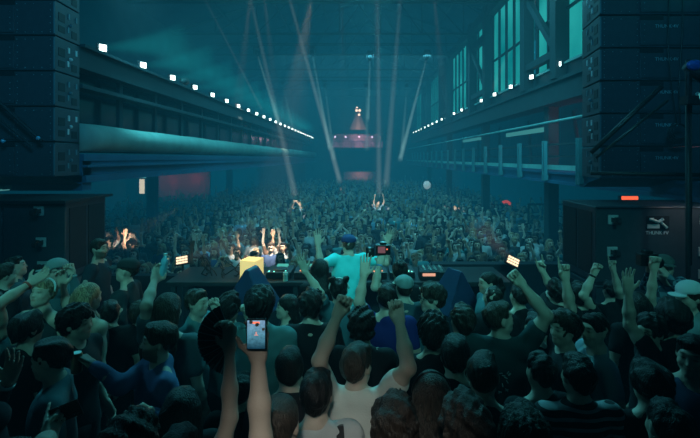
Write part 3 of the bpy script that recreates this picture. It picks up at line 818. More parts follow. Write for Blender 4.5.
# pink pyramid beam and lamps at the end wall
t = empty('gallery_beacon', (-0.2, YB - 0.9, 8.95)); tag(t, 'bright twin lamp casting a pink pyramid of light above the end wall gallery', 'stage light')
MB().tube([(0, 0, .1), (0, 0, 1.1)], .04, 6).box((-.3, -.1, .05), (.3, .1, .15)).build('bracket', M_black, t)
MB().ball((-.17, -.1, 0), .14).ball((.17, -.1, 0), .14).ball((.1, -.1, -.45), .12).ball((-.1, -.1, .3), .09).build('bulb', emis('beacon_warm', (1, 0.62, 0.42), 4.5), t)
n = 12; rg = lambda z, r: [(r*math.cos(a*2*PI/n), 0.0 + r*.35*math.sin(a*2*PI/n), z) for a in range(n)]
MB().rings([rg(0, .12), rg(-2.0, .95)]).build('light_beam', beam_mat('beam_pink', (1.0, 0.42, 0.34), 0.75), t)  # pyramid of light put in as nested glowing cones
MB().rings([rg(0, .06), rg(-2.0, .30)]).build('light_beam', beam_mat('beam_pink_core', (1.0, 0.55, 0.42), 1.6), t)
for k, x in enumerate((-2.7, -1.55, -.1, 1.3, 2.3)):
    t = empty('gallery_spot', (x, YB + .9, 6.3)); tag(t, 'small pink spotlight under the gallery ceiling, %s from the left' % ['first', 'second', 'third', 'fourth', 'last'][k], 'spotlight', 'pink spots in the end wall gallery')
    MB().tube([(0, 0, .05), (0, 0, .35)], .09, 10).build('can', M_black, t, smooth=True); MB().ball((0, -.05, 0), .10).build('bulb', emis('spot_pink', (1, .70, .85), 4.5), t)
    MB().rings([[(r*math.cos(a*2*PI/n), r*math.sin(a*2*PI/n), z) for a in range(n)] for z, r in ((0, .06), (-1.1, .5))]).build('light_beam', beam_mat('beam_pink_small', (0.9, 0.25, 0.5), 0.35), t)

# ------------------------------------------------------------------ hanging line arrays
def array_box(name, sgn, Xn, Xf, Yn, Yf, ztop, hgt, wid, label, grp, text=True, seed=0, bottom=False):
    t = empty(name, (Xn, Yn, ztop - hgt)); tag(t, label, 'speaker', grp)
    g = 0.022; w = wid*sgn; dXf = Xf - Xn
    def pbox(x0, x1, f0, f1, z0, z1, mb):
        q = lambda x, f: (x + (dXf if x == 0 else 0)*f*1.0, (Yf - Yn)*f)
        p = [q(x0, f0), q(x1, f0), q(x1, f1), q(x0, f1)]
        mb.hull([(a, b, z0) for a, b in p] + [(a, b, z1) for a, b in p], [(0,3,2,1),(4,5,6,7),(0,1,5,4),(1,2,6,5),(2,3,7,6),(3,0,4,7)])
    m = MB(); pbox(0, w, 0, 1, g, hgt, m)
    if bottom: m.hull([(0, 0, g), (w, 0, g), (w, .75, -.16), (dXf, .75, -.16), (0, .3, -.05), (w, .3, -.05)], [(0,1,5,4), (4,5,2,3)])
    m.build('cabinet', M_cab, t, bevel=0.008)
    # rear centre panel slightly proud, dark slot above it
    m = MB(); m.box((min(sgn*.62, w), -.02, g + .03), (max(sgn*.62, w), 0.0, hgt - .075)); m.build('rear_panel', M_cab, t, bevel=.004)
    MB().box((min(sgn*.62, sgn*.98), -.012, hgt - .07), (max(sgn*.62, sgn*.98), 0, hgt + .005)).build('slot', M_cabd, t)
    m = MB(); m.box((min(0, sgn*.022), -.006, g + .02), (max(0, sgn*.022), .0, hgt - .02)); m.build('edge_strip', M_edge, t)
    # side plates and handle recesses on the tapered flank
    ang = math.atan2(dXf, Yf - Yn)
    M = Matrix.Rotation(-ang, 4, 'Z'); D = math.hypot(dXf, Yf - Yn); o = -sgn*.006
    for (y0, y1, z0, z1) in ((.08, .24, .10, .20), (.08, .24, .27, .40), (.42, .56, .08, .2)): MB().box((min(0, o), y0, z0), (max(0, o), y1, z1), M).build('side_grille', M_cabd, t)
    m = MB()
    for (y, z) in ((.30, .14), (.32, .36), (.52, .36)): m.box((min(0, o*2), y, z), (max(0, o*2), y + .04, z + .09), M)
    m.ball(M @ Vector((o*2, .38, .27)), .03, 8, 6); m.build('rigging_pin', M_zinc if seed % 2 else M_edge, t)
    # rivets
    m = MB(); rr = random.Random(seed)
    for i in range(5):
        x = sgn*(.07 + i*.13)
        for z in (g + .04, hgt - .05):
            if rr.random() < .75: m.ball((x, -.002, z), .007, 6, 4)
    for i in range(4):
        m.ball((sgn*.07, -.002, .1 + i*.1), .007, 6, 4); m.ball((sgn*.58, -.002, .1 + i*.1), .007, 6, 4)
        m.ball((sgn*.68, -.022, .1 + i*.09), .007, 6, 4)
    m.build('rivet', mat('rivet_pale', (.2, .33, .36), .4), t)
    if text:
        M = Matrix.Translation((sgn*(.62 + .40), -.024, hgt - .17)) @ Matrix.Rotation(PI/2, 4, 'X')
        text_mesh('lettering', 'THUNK·4V', .075, M_lets, t, M)
    return t
ordn = ['lowest', 'second from bottom', 'third from bottom', 'fourth from bottom', 'fifth from bottom', 'sixth from bottom', 'topmost', 'above']
for k in range(7):
    array_box('speaker_cabinet', 1, 3.71, 3.86, 6.5, 7.3, 4.17 + .508*k if k else 4.17, .508, 1.75,
              'dark line array cabinet in the right hanging array, ' + ordn[k], 'right hanging line array', True, k, k == 0)
for k in range(7):
    array_box('speaker_cabinet', -1, -4.72, -4.767, 6.5, 7.14, 4.24 + .55*k, .55, 1.75,
              'dark line array cabinet in the left hanging array, ' + ordn[k], 'left hanging line array', False, k + 10, k == 0)
for sx, X in ((1, 4.3), (-1, -5.3)):
    t = empty('array_frame', (X, 6.9, 7.85)); tag(t, 'steel hanging frame and chains above the %s speaker array' % ('right' if sx > 0 else 'left'), 'rigging')
    z0 = -.15 if sx < 0 else -.12
    MB().box((-.5, -.4, -.3), (.5, .4, -.22)).box((-.05, -.5, -.25), (.05, .5, -.1)).build('frame', M_metal, t)
    for y in (-.3, .3): MB().tube([(0, y, -.15), (0, y, 3.0)], .02, 6).build('chain', M_metal, t)

# ------------------------------------------------------------------ subwoofer stacks
def caster(t, x, z):
    MB().cbox((x, -.008, z), (.14, .016, .13)).build('caster_plate', M_zinc, t, bevel=.004)
    MB().tube([(x - .02, -.10, z - .01), (x + .03, -.10, z - .01)], .055, 14).build('caster_wheel', M_black, t)
    MB().box((x - .03, -.11, z - .03), (x - .022, -.01, z + .03)).box((x + .032, -.11, z - .03), (x + .04, -.01, z + .03)).build('caster_fork', M_metal, t)
def sub_box(X0, X1, Y0, dep, z0, z1, label, grp, casters, inner, text=None, recess=None):
    t = empty('subwoofer', (X0, Y0, z0)); tag(t, label, 'speaker', grp)
    W = X1 - X0; H = z1 - z0
    MB().box((0, 0, .01), (W, dep, H)).build('cabinet', M_cab, t, bevel=.015)
    # grille recess on the flank towards the hall's middle
    xs = 0 if inner < 0 else W
    for (a, b) in ((.08, dep/2 - .03), (dep/2 + .03, dep - .06)):
        MB().box((min(xs, xs + inner*.01), a, .12), (max(xs, xs + inner*.01), b, H - .08)).build('side_grille', M_cabd, t)
    MB().box((.02, -.006, H - .035), (W - .02, 0, H - .02)).build('edge_strip', M_cabd, t); MB().box((.02, -.006, .03), (W - .02, 0, .045)).build('edge_strip', M_cabd, t)
    for (x, z) in casters: caster(t, x, z)
    if recess:
        x, z = recess
        MB().box((x, -.004, z), (x + .32, .0, z + .19)).build('recess', M_cabd, t)
        m = MB(); m.tube([(x + .04, -.01, z + .15), (x + .15, -.03, z + .11), (x + .22, -.02, z + .15)], .02, 8); m.tube([(x + .2, -.01, z + .1), (x + .27, -.03, z + .03)], .018, 8); m.box((x + .01, -.012, z + .02), (x + .18, -.004, z + .075)); m.box((x + .04, -.014, z + .14), (x + .1, -.004, z + .165))
        m.build('connector', M_zinc, t)
    if text:
        text_mesh('lettering', text, .066, mat('stencil_grey', (.75, .85, .88), .6), t, Matrix.Translation((recess[0] + .15, -.004, recess[1] - .045)) @ Matrix.Rotation(PI/2, 4, 'X'))
    return t
# left stack: two high, two wide
for r_, (z0, z1) in enumerate(((1.2, 2.28), (2.29, 3.38))):
    nm = ('bottom', 'top')[r_]
    sub_box(-4.93, -4.07, 5.8, .92, z0, z1, 'big dark subwoofer, %s inner box of the left stack under the array' % nm, 'left subwoofer stack', [(.50, .98 if r_ else .35), (.53, .55 if r_ else .1), (.55, .22)] if r_ else [], 1)
    sub_box(-6.0, -4.95, 5.8, .92, z0, z1, 'big dark subwoofer, %s outer box of the left stack at frame edge' % nm, 'left subwoofer stack', [], 1)
for r_, (z0, z1) in enumerate(((1.2, 2.24), (2.25, 3.33))):
    nm = ('bottom', 'top')[r_]
    sub_box(3.25, 4.515, 5.8, .95, z0, z1, 'big dark subwoofer, %s inner box of the right stack under the array' % nm, 'right subwoofer stack', [(.24, .90), (.23, .46)] if r_ else [], -1, 'THUNK·FV' if r_ else None, (.70, .76) if r_ else None)
    sub_box(4.535, 5.5, 5.8, .95, z0, z1, 'big dark subwoofer, %s outer box of the right stack behind the pole' % nm, 'right subwoofer stack', [(.22, .90), (.2, .46), (.2, .15)] if r_ else [], -1)
MBt = MB().box((-6.1, 5.7, 3.385), (-4.0, 6.8, 3.42)); tag(MBt.build('plywood_board', M_black), 'dark board lying on top of the left subwoofer stack', 'board')

# pole, hanging cables, moving light on the right
t = empty('lighting_stand', at(688, 158, 4.7)[:2] + (STAGE,)) if False else empty('lighting_stand', (3.67, 4.7, STAGE)); tag(t, 'tall slim steel stand in front of the right speaker stack', 'stand')
MB().tube([(0, 0, .05), (0, 0, 3.9)], .024, 12).build('pole', M_black, t, smooth=True)
MB().tube([(0.035, 0, 1.6), (0.035, 0, 3.9)], .010, 8).build('cable', M_black, t, smooth=True)
for a in (0.4, 2.5, 4.6): MB().tube([(0, 0, .5), (.55*math.cos(a), .55*math.sin(a), .02)], .016, 8).build('leg', M_metal, t, smooth=True)
MB().tube([(-.95, .25, 2.86), (-.22, .1, 3.62)], .028, 8).tube([(-.92, .2, 2.80), (-.15, .1, 3.46)], .016, 8).build('brace_arm', M_metal, t, smooth=True)
MB().tube([(-.95, .25, 2.62), (0.6, .25, 2.60)], .022, 8).build('cross_bar', M_black, t, smooth=True)
t = empty('cable_coil', (at(677, 134, 6.3))); tag(t, 'coiled black cable hanging on the back of the right speaker array', 'cable')
m = MB()
for k in range(6):
    r = .15 - .008*k; m.tube([(r*math.cos(a) + .01*math.sin(k*3), -.02*k*.5, r*math.sin(a) + .008*k) for a in np.linspace(0, 2*PI, 25)], .009, 6)
m.build('coil', mat('cable_rubber', (.02, .03, .035), .4), t, smooth=True); m = MB(); m.tube([(0, 0, .15), (-.05, .02, .6), (-.12, .02, 1.3), (-.10, .02, 2.4)], .010, 6); m.tube([(.05, 0, .14), (.03, .0, .7), (.10, .02, 1.6), (.10, .02, 2.4)], .010, 6); m.build('cable_tail', mat('cable_rubber', (.02, .03, .035), .4), t, smooth=True)
t = empty('moving_light', at(693, 68, 4.6)); tag(t, 'dark moving light with blue tape clamped to the stand at right', 'stage light')
m = MB(); m.tube([(-.06, 0, -.33), (-.06, 0, -.02)], .022, 8); m.tube([(.12, 0, -.33), (.13, 0, -.1)], .022, 8); m.box((-.1, -.06, -.4), (.16, .06, -.31)); m.build('yoke', M_black, t)
m = MB(); m.tube([(-.07, 0, .03), (.16, 0, -.12)], [.06, .075], 12); m.build('lamp_head', M_black, t, smooth=True)
MB().ball((-.02, -.05, .02), (.09, .04, .06)).build('blue_tape', mat('blue_tape', (.02, .09, .4), .5), t, smooth=True)
MB().ball((.09, -.07, -.06), (.035, .02, .05)).ball((.04, -.05, -.32), (.025, .02, .04)).build('lens', mat('lens_teal', (.2, .6, .6), .3, emit=(.1, .45, .45), es=.45), t, smooth=True)
t = empty('ratchet_strap', (0, 0, 0)); tag(t, 'diagonal dark strap pulled across the left speaker array', 'strap')
MB().tube([at(-12, 92, 6.3), at(42, 141, 6.35)], .025, 6).tube([at(-25, 98, 6.3), at(32, 146, 6.35)], .018, 6).build('strap', M_black, t); MB().ball(at(38, 138, 6.3), .03).ball(at(3, 141, 6.3), .03).build('hook', mat('blue_metal', (.1, .4, .6), .3), t)

# ------------------------------------------------------------------ DJ booth
t = empty('dj_table', (0, 6.2, STAGE)); tag(t, 'long black table carrying the DJ equipment across the stage', 'table')
MB().box((-2.7, -.38, 1.02), (2.1, .45, 1.08)).build('table_top', M_black, t, bevel=.01)
MB().box((-2.65, .38, 0.02), (2.05, .42, 1.02)).build('front_board', M_black, t)
for x in (-2.6, -.9, .5, 2.0):
    for y in (-.33, .33): MB().box((x - .03, y - .03, 0), (x + .03, y + .03, 1.02)).build('leg', M_metal, t)
tag(MB().box((1.2, 6.95, STAGE), (4.6, 7.15, 2.24)).build('stage_barrier', mat('barrier_blue', (.015, .03, .05), .6)), 'long dark panel standing at the stage edge right of the booth', 'barrier')
tag(MB().box((-4.4, 6.95, STAGE), (-2.75, 7.1, 2.05)).build('stage_barrier', M_black), 'low dark panel standing at the stage edge left of the booth', 'barrier')
ZT = STAGE + 1.08
def deck(px, Y, wd, label, kind):
    c = at(px, 0, Y); t = empty('media_player' if kind == 'p' else 'dj_mixer', (c.x, Y, ZT)); tag(t, label, 'player' if kind == 'p' else 'mixer', 'DJ players on the table' if kind == 'p' else None)
    MB().box((-wd/2, -.2, .01), (wd/2, .2, .10)).build('body', mat('gear_dark', (.02, .022, .026), .35), t, bevel=.008)
    rr = random.Random(px)
    if kind == 'p':
        MB().rings([[(r*math.cos(a*PI/12), -.04 + r*math.sin(a*PI/12), z) for a in range(24)] for z, r in ((.10, .10), (.118, .10), (.12, .085))]).build('jog_wheel', M_metal, t, smooth=True)
        MB().box((-.08, .1, .10), (.08, .19, .125)).build('screen', emis('screen_blue%d' % (px % 3), [(.1, .5, .7), (.5, .6, .5), (.1, .6, .5)][px % 3], .8), t)
    else:
        m = MB()
        for i in range(4):
            for j in range(4): m.tube([(-.12 + i*.08, -.12 + j*.075, .10), (-.12 + i*.08, -.12 + j*.075, .125)], .014, 8)
        m.build('knob', M_zinc, t)
    m = MB()
    for k in range(5): m.cbox((rr.uniform(-wd/2 + .03, wd/2 - .03), rr.uniform(-.18, -.12), .104), (.018, .018, .012))
    m.build('button_light', emis('led_%d' % (px % 2), [(1, .35, .15), (.2, .9, .7)][px % 2], 2.0), t)
deck(281, 6.15, .36, 'black DJ player on the table beside the yellow cube, with lit screen', 'p')
deck(308, 6.15, .36, 'black DJ player on the table behind the DJ raised left arm', 'p')
deck(336, 6.15, .34, 'black mixer hidden in front of the DJ on the table', 'm')
deck(374, 6.15, .36, 'black DJ player with teal lights right of the DJ', 'p')
deck(401, 6.15, .36, 'black DJ player on the table behind the raised camera arm', 'p')
deck(432, 6.15, .36, 'black mixer near the right end of the table', 'm')
t = empty('drum_machine', at(417, 0, 6.1)[:1] + (5.9, ZT)) if False else empty('drum_machine', (.98, 5.98, ZT)); tag(t, 'small controller with orange lit pads near the right table end', 'controller')
MB().box((-.14, -.08, .01), (.14, .08, .12)).build('body', M_black, t, bevel=.005); MB().box((-.10, -.085, .06), (.08, -.08, .10)).build('display', emis('amber', (.9, .45, .3), .9), t)
m = MB(); rr = random.Random(4)
# a glowing yellow cube
c = at(253, 0, 6.15); t = empty('cube_lamp', (c.x + .01, 6.05, ZT), -.25); tag(t, 'glowing yellow cube lamp on the DJ table', 'lamp')
M_y = mat('cube_yellow', (.6, .5, .25), .5, emit=(1.0, .74, .27), es=.72)
MB().box((-.125, -.125, .02), (.125, .125, .27)).build('shade', M_y, t, bevel=.012)
MB().box((-.13, -.13, 0), (.13, .13, .02)).build('base', mat('cube_base', (.5, .4, .2), .5, emit=(1, .7, .25), es=.25), t)
L = bpy.data.lights.new('cube_glow', 'POINT'); L.energy = 9; L.color = (1, .72, .3); L.shadow_soft_size = .15; lo = bpy.data.objects.new('cube_glow', L); COL.objects.link(lo); lo.location = (c.x, 6.0, ZT + .62)
tag(MB().tube([(0, 0, 0), (0, 0, .1)], .035, 12).tube([(0, 0, .1), (0, 0, .12)], .032, 12).build('drinks_glass', mat('cup_pale', (.4, .6, .6), .3), loc=(at(287, 0, 6.0).x, 5.88, ZT)), 'pale drinking cup on the table right of the yellow cube', 'cup')
for k, (px, lb) in enumerate(((222, 'tangle of black cables and a lamp arm left of the yellow cube'), (236, 'small clip light stem standing between cables and yellow cube'))):
    t = empty('cable_bundle' if k == 0 else 'gooseneck_lamp', (at(px, 0, 6.1).x, 6.05, ZT)); tag(t, lb, 'cable' if k == 0 else 'lamp')
    m = MB(); rr = random.Random(k + 3)
    for i in range(9 if k == 0 else 3):
        p = Vector((rr.uniform(-.25, .25), rr.uniform(-.1, .1), .02)); pts = [p]
        for j in range(5): p = p + Vector((rr.uniform(-.08, .08), rr.uniform(-.03, .03), rr.uniform(-.0, .09))); pts.append(p)
        m.tube(pts, .009, 6)
    m.build('cable' if k == 0 else 'stem', mat('cable_rubber', (.02, .03, .035), .4), t, smooth=True)
    MB().ball((.02, 0, .27), .03).build('clip', M_metal, t)

def wedge(px, py, Y, w, h, yaw, label):
    c = at(px, py, Y); t = empty('monitor_speaker', (c.x, Y, c.z - h), yaw); tag(t, label, 'speaker')
    v = [(-w/2, -.2, 0), (w/2, -.2, 0), (w/2, .25, 0), (-w/2, .25, 0), (-.01, -.12, h), (.03, -.11, h*.97), (.03, .12, h*.97), (-.01, .12, h)]
    MB().hull(v, [(0,3,2,1),(4,5,6,7),(0,1,5,4),(1,2,6,5),(2,3,7,6),(3,0,4,7)]).build('cabinet', mat('monitor_blue', (.018, .045, .11), .45, noise=.2, bump=.1, bscale=200), t, bevel=.012)
    MB().tube([(0, .02, -(c.z - h - STAGE)), (0, .02, 0)], .035, 10).box((-.25, -.2, -(c.z - h - STAGE)), (.25, .25, -(c.z - h - STAGE) + .02)).build('stand', M_metal, t)
    m = MB(); m.box((-.35*w, -.215, .06), (.05, -.2, .09)); m.build('handle', M_black, t)
wedge(251, 267, 4.75, .58, .48, -.25, 'dark blue monitor speaker on a stand below the yellow cube')
wedge(455, 269, 4.9, .50, .46, .45, 'dark blue monitor speaker on a stand right of the DJ table')
# LED panels at the stage edge, facing the crowd
def led_panel(px, py, Y, aim, label, rz, col, s, L):
    c = at(px, py, Y); t = empty('led_panel', c); tag(t, label, 'stage light')
    q = Matrix.Rotation(rz, 4, 'Y') @ Matrix.Rotation(-.35, 4, 'X')
    MB().box((-.115, 0, -.075), (.115, .06, .075), q).build('housing', M_black, t, bevel=.006)
    m = MB()
    for i in range(4):
        for j in range(3): m.cbox((-.072 + i*.048, -.008, -.042 + j*.042), (.039, .014, .030), q)
    m.build('led_tile', emis('led_warm', (1.0, .78, .50), 1.5), t)
    MB().tube([(0, .03, -.08), (0, .03, -(c.z - STAGE) + .0)], .018, 8).build('stand', M_metal, t)
    d = (Vector(aim) - c).normalized(); q = d.to_track_quat('Z', 'Y').to_matrix().to_4x4(); n = 16
    haze_beam(t, q, .08, L, .07, .40*L/1.5, 'beam_led_%d' % px, col, s*1.3, 6, .15)
led_panel(182, 260, 6.9, at(250, 236, 7.3), 'warm white LED panel at the stage edge left of the cube', -.18, (.75, .62, .5), .08, 1.25)
led_panel(513, 261, 6.6, at(478, 226, 6.7), 'warm white LED panel behind the raised fist right of centre', .45, (.8, .42, .30), .10, .85)

# ------------------------------------------------------------------ the people on the stage
BLK = ((0.015, 0.016, 0.02), 'tee'); DRK = ((0.03, 0.035, 0.045), 'tee')
M_wb = mat('band_pale', (.5, .6, .6), .5); M_red = mat('band_red', (.5, .08, .05), .5); M_blk = mat('plastic_black', (.01, .01, .012), .35)
M_blue_b = mat('band_blue', (.1, .35, .6), .5)
def stripe_mat():
    m = mat('striped_jersey', (.03, .035, .05), .85); nt = m.node_tree; b = nt.nodes['Principled BSDF']
    tc = nt.nodes.new('ShaderNodeTexCoord'); wv = nt.nodes.new('ShaderNodeTexWave'); wv.bands_direction = 'Z'; wv.inputs['Scale'].default_value = 7
    cr = nt.nodes.new('ShaderNodeValToRGB'); cr.color_ramp.interpolation = 'CONSTANT'; cr.color_ramp.elements[0].color = (.012, .014, .02, 1); cr.color_ramp.elements[1].position = .7; cr.color_ramp.elements[1].color = (.30, .33, .36, 1)
    nt.links.new(tc.outputs['Object'], wv.inputs['Vector']); nt.links.new(wv.outputs['Fac'], cr.inputs[0]); nt.links.new(cr.outputs[0], b.inputs['Base Color']); return m
def plaid_mat():
    m = mat('checked_cloth', (.05, .1, .15), .85); nt = m.node_tree; b = nt.nodes['Principled BSDF']
    tc = nt.nodes.new('ShaderNodeTexCoord'); ck = nt.nodes.new('ShaderNodeTexChecker'); ck.inputs['Scale'].default_value = 18; ck.inputs[1].default_value = (.03, .06, .10, 1); ck.inputs[2].default_value = (.14, .26, .32, 1)
    nt.links.new(tc.outputs['Object'], ck.inputs['Vector']); nt.links.new(ck.outputs[0], b.inputs['Base Color']); return m
SK = lambda c, s, k: (c, s, k)
def pr(*a, **k): return person(*a, **k)

M_capblue = mat('cap_blue', (.012, .045, .16), .8, bump=.1, bscale=150); M_capgrey = mat('cap_grey', (.20, .27, .27), .8, bump=.15, bscale=200)
dj, djp, djw = pr(349, 235, 4, Y=5.3, head=(6, 8), lean=4, build=1.16, hair=('cap', 'brown'), shirt=((.09, .72, .74), 'tee'),
    arms={'L': dict(w=(318, 244), e=(321, 266), pose='open', n=(.3, -1, 0)), 'R': dict(w=(387, 242), e=(395, 263), pose='open', n=(-.3, -1, 0), d=(.5, 0, 1))},
    extras=[('cap', M_capblue, -0.0)], vox=.0075, label='DJ in a loose cyan T-shirt and dark blue cap at the decks, both arms raised')

cen, cp, cw = pr(356, 343, 0, head=(-24, 2), hair=('short', 'brown'), shirt=((.62, .62, .58), 'tee'), vox=.0070, build=1.05,
    arms={'L': dict(w=(338, 314), e=(313, 368), pose='fist', n=(.4, -1, 0)), 'R': dict(w=(399, 320), e=(409, 368), pose='fist', n=(-.2, -1, 0))},
    label='brown-haired person in a white T-shirt with both bare arms raised, bottom centre')
pr(316, 370, 8, Y=2.12, head=(-10, 0), hair=('short', 'black'), shirt=((.50, .50, .50), 'long'), label='black-haired person in a pale shirt with a dark bag strap, beside the white T-shirt person', extras=[('bag_strap', M_blk)])
strap_owner = PEOPLE[-1]
pr(394, 398, 0, h=1.76, hair=('curly', 'dark'), shirt=BLK, label='dark curly head from behind at the bottom edge between white T-shirt and long hair')
pr(431, 370, 0, Y=2.12, fem=True, hair=('long', 'brown'), shirt=DRK, extras=[('headband', M_blk)], label='person with long straight light brown hair seen from behind')
pr(465, 396, 12, Y=1.76, hair=('curly', 'brown'), shirt=BLK, extras=[('headphones', M_metal)], label='curly brown-haired person at bottom edge with a thin band over the head')
pr(524, 409, 0, Y=1.72, hair=('curly', 'dark'), shirt=BLK, label='dark curly-haired head just above the bottom edge, in front of the back print')
pr(483, 352, -15, hair=('short', 'brown'), shirt=DRK, label='short brown hair lit from behind, directly in front of the printed black T-shirt')
pr(578, 353, 0, Y=2.3, hair=('short', 'black'), shirt=((.03, .035, .05), 'tee', None, stripe_mat()), label='black-haired person in a dark striped top seen from behind at lower right')
brd, bp_, bw_ = pr(158, 321, 128, Y=2.72, head=(-12, -4), hair=('short', 'dark'), beard=True, vox=.0070, shirt=((.13, .19, .36), 'long'), extras=[('chain', M_zinc)],
    arms={'R': dict(w=(92, 364, 2.55), e=(106, 392, 2.5), pose='grip', n=(0, -.3, -1), thumb=-1), 'L': dict(w=(150, 414, 2.4), e=(185, 420, 2.6), pose='grip', n=(0, -1, 0))},
    label='bearded person in an open blue shirt with a necklace, holding out a can')
pr(53, 337, 118, Y=2.5, head=(-15, 6), hair=('short', 'black'), shirt=((.08, .17, .20), 'tee'), label='clean-shaven person in a dim teal T-shirt with open mouth at lower left')
el, elp, elw = pr(-32, 350, -10, Y=2.1, hair=('short', 'dark'), shirt=((.05, .05, .06), 'long'), extras=[('band', M_wb, 'R')],
    arms={'R': dict(w=(9, 380), e=(-12, 420), pose='open', n=(0, -1, 0))}, label='person cut off at the left frame edge raising an open hand with patterned sleeve')
ph2, ph2p, ph2w = pr(4, 442, 0, Y=1.62, hair=('short', 'black'), shirt=BLK, arms={'R': dict(w=(50, 436, 1.75), e=(40, 480, 1.6), pose='point', n=(.6, -.6, 0))}, label='person at bottom left corner raising one pointing finger')
pr(181, 386, 20, Y=2.12, fem=True, hair=('long', 'black'), shirt=BLK, label='person with big loose black hair in front of the blue shirt')
pr(130, 416, 0, Y=1.62, hair=('curly', 'dark'), shirt=BLK, label='frizzy dark head at the bottom edge left of the big loose black hair')
pr(279, 393, -10, Y=1.76, fem=True, hair=('pony', 'brown'), shirt=((.25, .25, .25), 'tee'), label='brown ponytail with a hair tie beside the raised phone arm')
pr(289, 347, 10, Y=2.42, hair=('short', 'black'), shirt=BLK, label='black-haired head in front of the long-haired profile, right of the raised phone')
pn, pnp, pnw = pr(236, 452, 0, Y=1.45, hair=('short', 'dark'), shirt=BLK, vox=.0070, arms={'R': dict(w=(258, 356, 1.70), e=(257, 425, 1.62), pose='relax', n=(0, -1, 0), d=(0, 0, 1))},
    label='person below the frame holding up a lit phone with a bare forearm')
fn, fnp, fnw = pr(176, 428, -10, Y=1.72, fem=True, hair=('short', 'black'), shirt=((.02, .02, .025), 'tank'), vox=.0070,
    arms={'R': dict(w=(231, 340, 2.0), e=(244, 386, 1.85), pose='grip', n=(-.5, -1, 0))}, label='dark-haired person whose bare bent arm holds up the black folding fan')
pr(197, 288, -98, Y=3.6, head=(-4, 0), hair=('short', 'brown'), shirt=((.10, .26, .28), 'tee'), label='short-haired person in teal T-shirt facing right behind the black fan')
pr(99, 238, -85, Y=5.3, head=(-12, 0), hair=('short', 'dark'), beard=True, shirt=((.03, .05, .07), 'tee'), label='bearded person in dark T-shirt facing right beside the left subwoofer stack')
pr(126, 258, 98, Y=4.35, head=(0, -6), hair=('cap', 'dark'), shirt=((.03, .05, .06), 'long'), extras=[('cap', mat('cap_black', (.015, .02, .025), .8), 1)], label='person in a black peaked cap facing left below the bearded one')
pr(17, 255, -50, Y=4.7, head=(-10, -10), hair=('short', 'black'), shirt=((.05, .1, .12), 'tee'), label='dark-haired person looking down to the right in front of the left subwoofers')
pr(41, 279, 172, Y=3.65, head=(0, -18), fem=True, hair=('short', 'blonde'), shirt=((.03, .05, .06), 'tank'), extras=[('headband', M_wb)], label='pale-haired person facing us and looking down, in a dark sleeveless top')
gl, glp, glw = pr(54, 259, 160, Y=4.3, head=(0, -6), hair=('cap', 'grey'), shirt=((.06, .12, .14), 'long'), extras=[('cap', M_capgrey, 1), ('glasses', M_blk), ('band', M_wb, 'L')],
    arms={'L': dict(w=(72, 274), e=(80, 300), pose='fist', n=(0, -1, 0))}, label='person in a grey hat and glasses raising a fist with wristbands')
pr(88, 282, -25, Y=3.5, fem=True, hair=('long', 'blonde'), shirt=((.04, .06, .07), 'tank'), arms={'L': dict(w=(63, 285), e=(68, 312), pose='relax', n=(.5, -1, 0))}, label='long blonde-haired person in a dark vest with one hand to the ear')
pr(77, 305, -92, Y=3.0, hair=('curly', 'black'), shirt=BLK, label='big curly black hair, face turned right, below the blonde hair')
bt, btp, btw = pr(168, 292, -5, Y=3.02, fem=True, hair=('long', 'brown'), shirt=((.08, .14, .16), 'tee'), arms={'L': dict(w=(155, 279), e=(146, 306), pose='grip', n=(.6, -.6, 0))}, label='long-haired person with one arm up holding a blue bottle')
pr(-12, 292, -20, Y=3.3, hair=('short', 'dark'), shirt=((.06, .15, .17), 'tank'), extras=[('band', M_red, 'R')], arms={'R': dict(w=(31, 283), e=(-2, 305), pose='relax', n=(0, -1, 0))}, label='person at the left frame edge reaching over with a red wristband')
pr(229, 293, 0, Y=3.45, hair=('mop', 'black'), shirt=((.06, .14, .16), 'tee'), arms={'L': dict(w=(217, 311), e=(226, 345), pose='fist', n=(0, -1, 0))}, label='dark head with a raised fist, between the fan and the short-haired profile')
pr(260, 287, 5, Y=3.02, hair=('curly', 'black'), shirt=((.12, .26, .28), 'tee'), extras=[('band', M_blk, 'L')], arms={'L': dict(w=(249, 316), e=(256, 345), pose='fist', n=(0, -1, 0))}, label='curly black-haired person with braceleted fist up, under the blue monitor speaker')
pr(286, 294, 98, Y=3.75, head=(8, -5), fem=True, hair=('long', 'black'), shirt=BLK, label='person with long dark hair in profile facing left, under the DJ table')
pr(311, 289, 5, Y=3.35, hair=('mop', 'black'), shirt=BLK, label='large dark mop of hair left of the two hair buns')
pr(320, 258, 0, Y=4.55, fem=True, hair=('long', 'black'), shirt=BLK, label='long dark-haired person directly behind the DJ at left')
pr(339, 277, 0, Y=3.9, fem=True, hair=('buns', 'black'), shirt=((.06, .15, .18), 'tee'), extras=[('headphones', M_wb)], arms={'L': dict(w=(305, 271), e=(321, 294), pose='open', n=(.6, -.6, 0))}, label='person with two hair buns reaching up an open hand at left of the DJ')
cm_, cmp_, cmw = pr(400, 259, 5, Y=4.45, hair=('bun', 'black'), shirt=BLK, extras=[('band', M_blue_b, 'L')], arms={'L': dict(w=(380, 263), e=(375, 288), pose='grip', n=(.2, 1, .2))}, label='dark-haired person in black holding a camera up behind the DJ')
pr(404, 275, 6, Y=4.0, hair=('cap', 'dark'), shirt=((.05, .09, .11), 'tee'), extras=[('cap', M_capgrey, 0)], label='person in a grey brimless cap seen from behind, right of the DJ')
pr(387, 283, 0, Y=3.5, hair=('short', 'black'), shirt=((.02, .03, .16), 'tee'), extras=[], arms={'L': dict(w=(364, 275), e=(359, 304), pose='open', n=(0, -1, 0))}, label='black-haired person in a deep blue top raising one straight arm in front of the DJ')
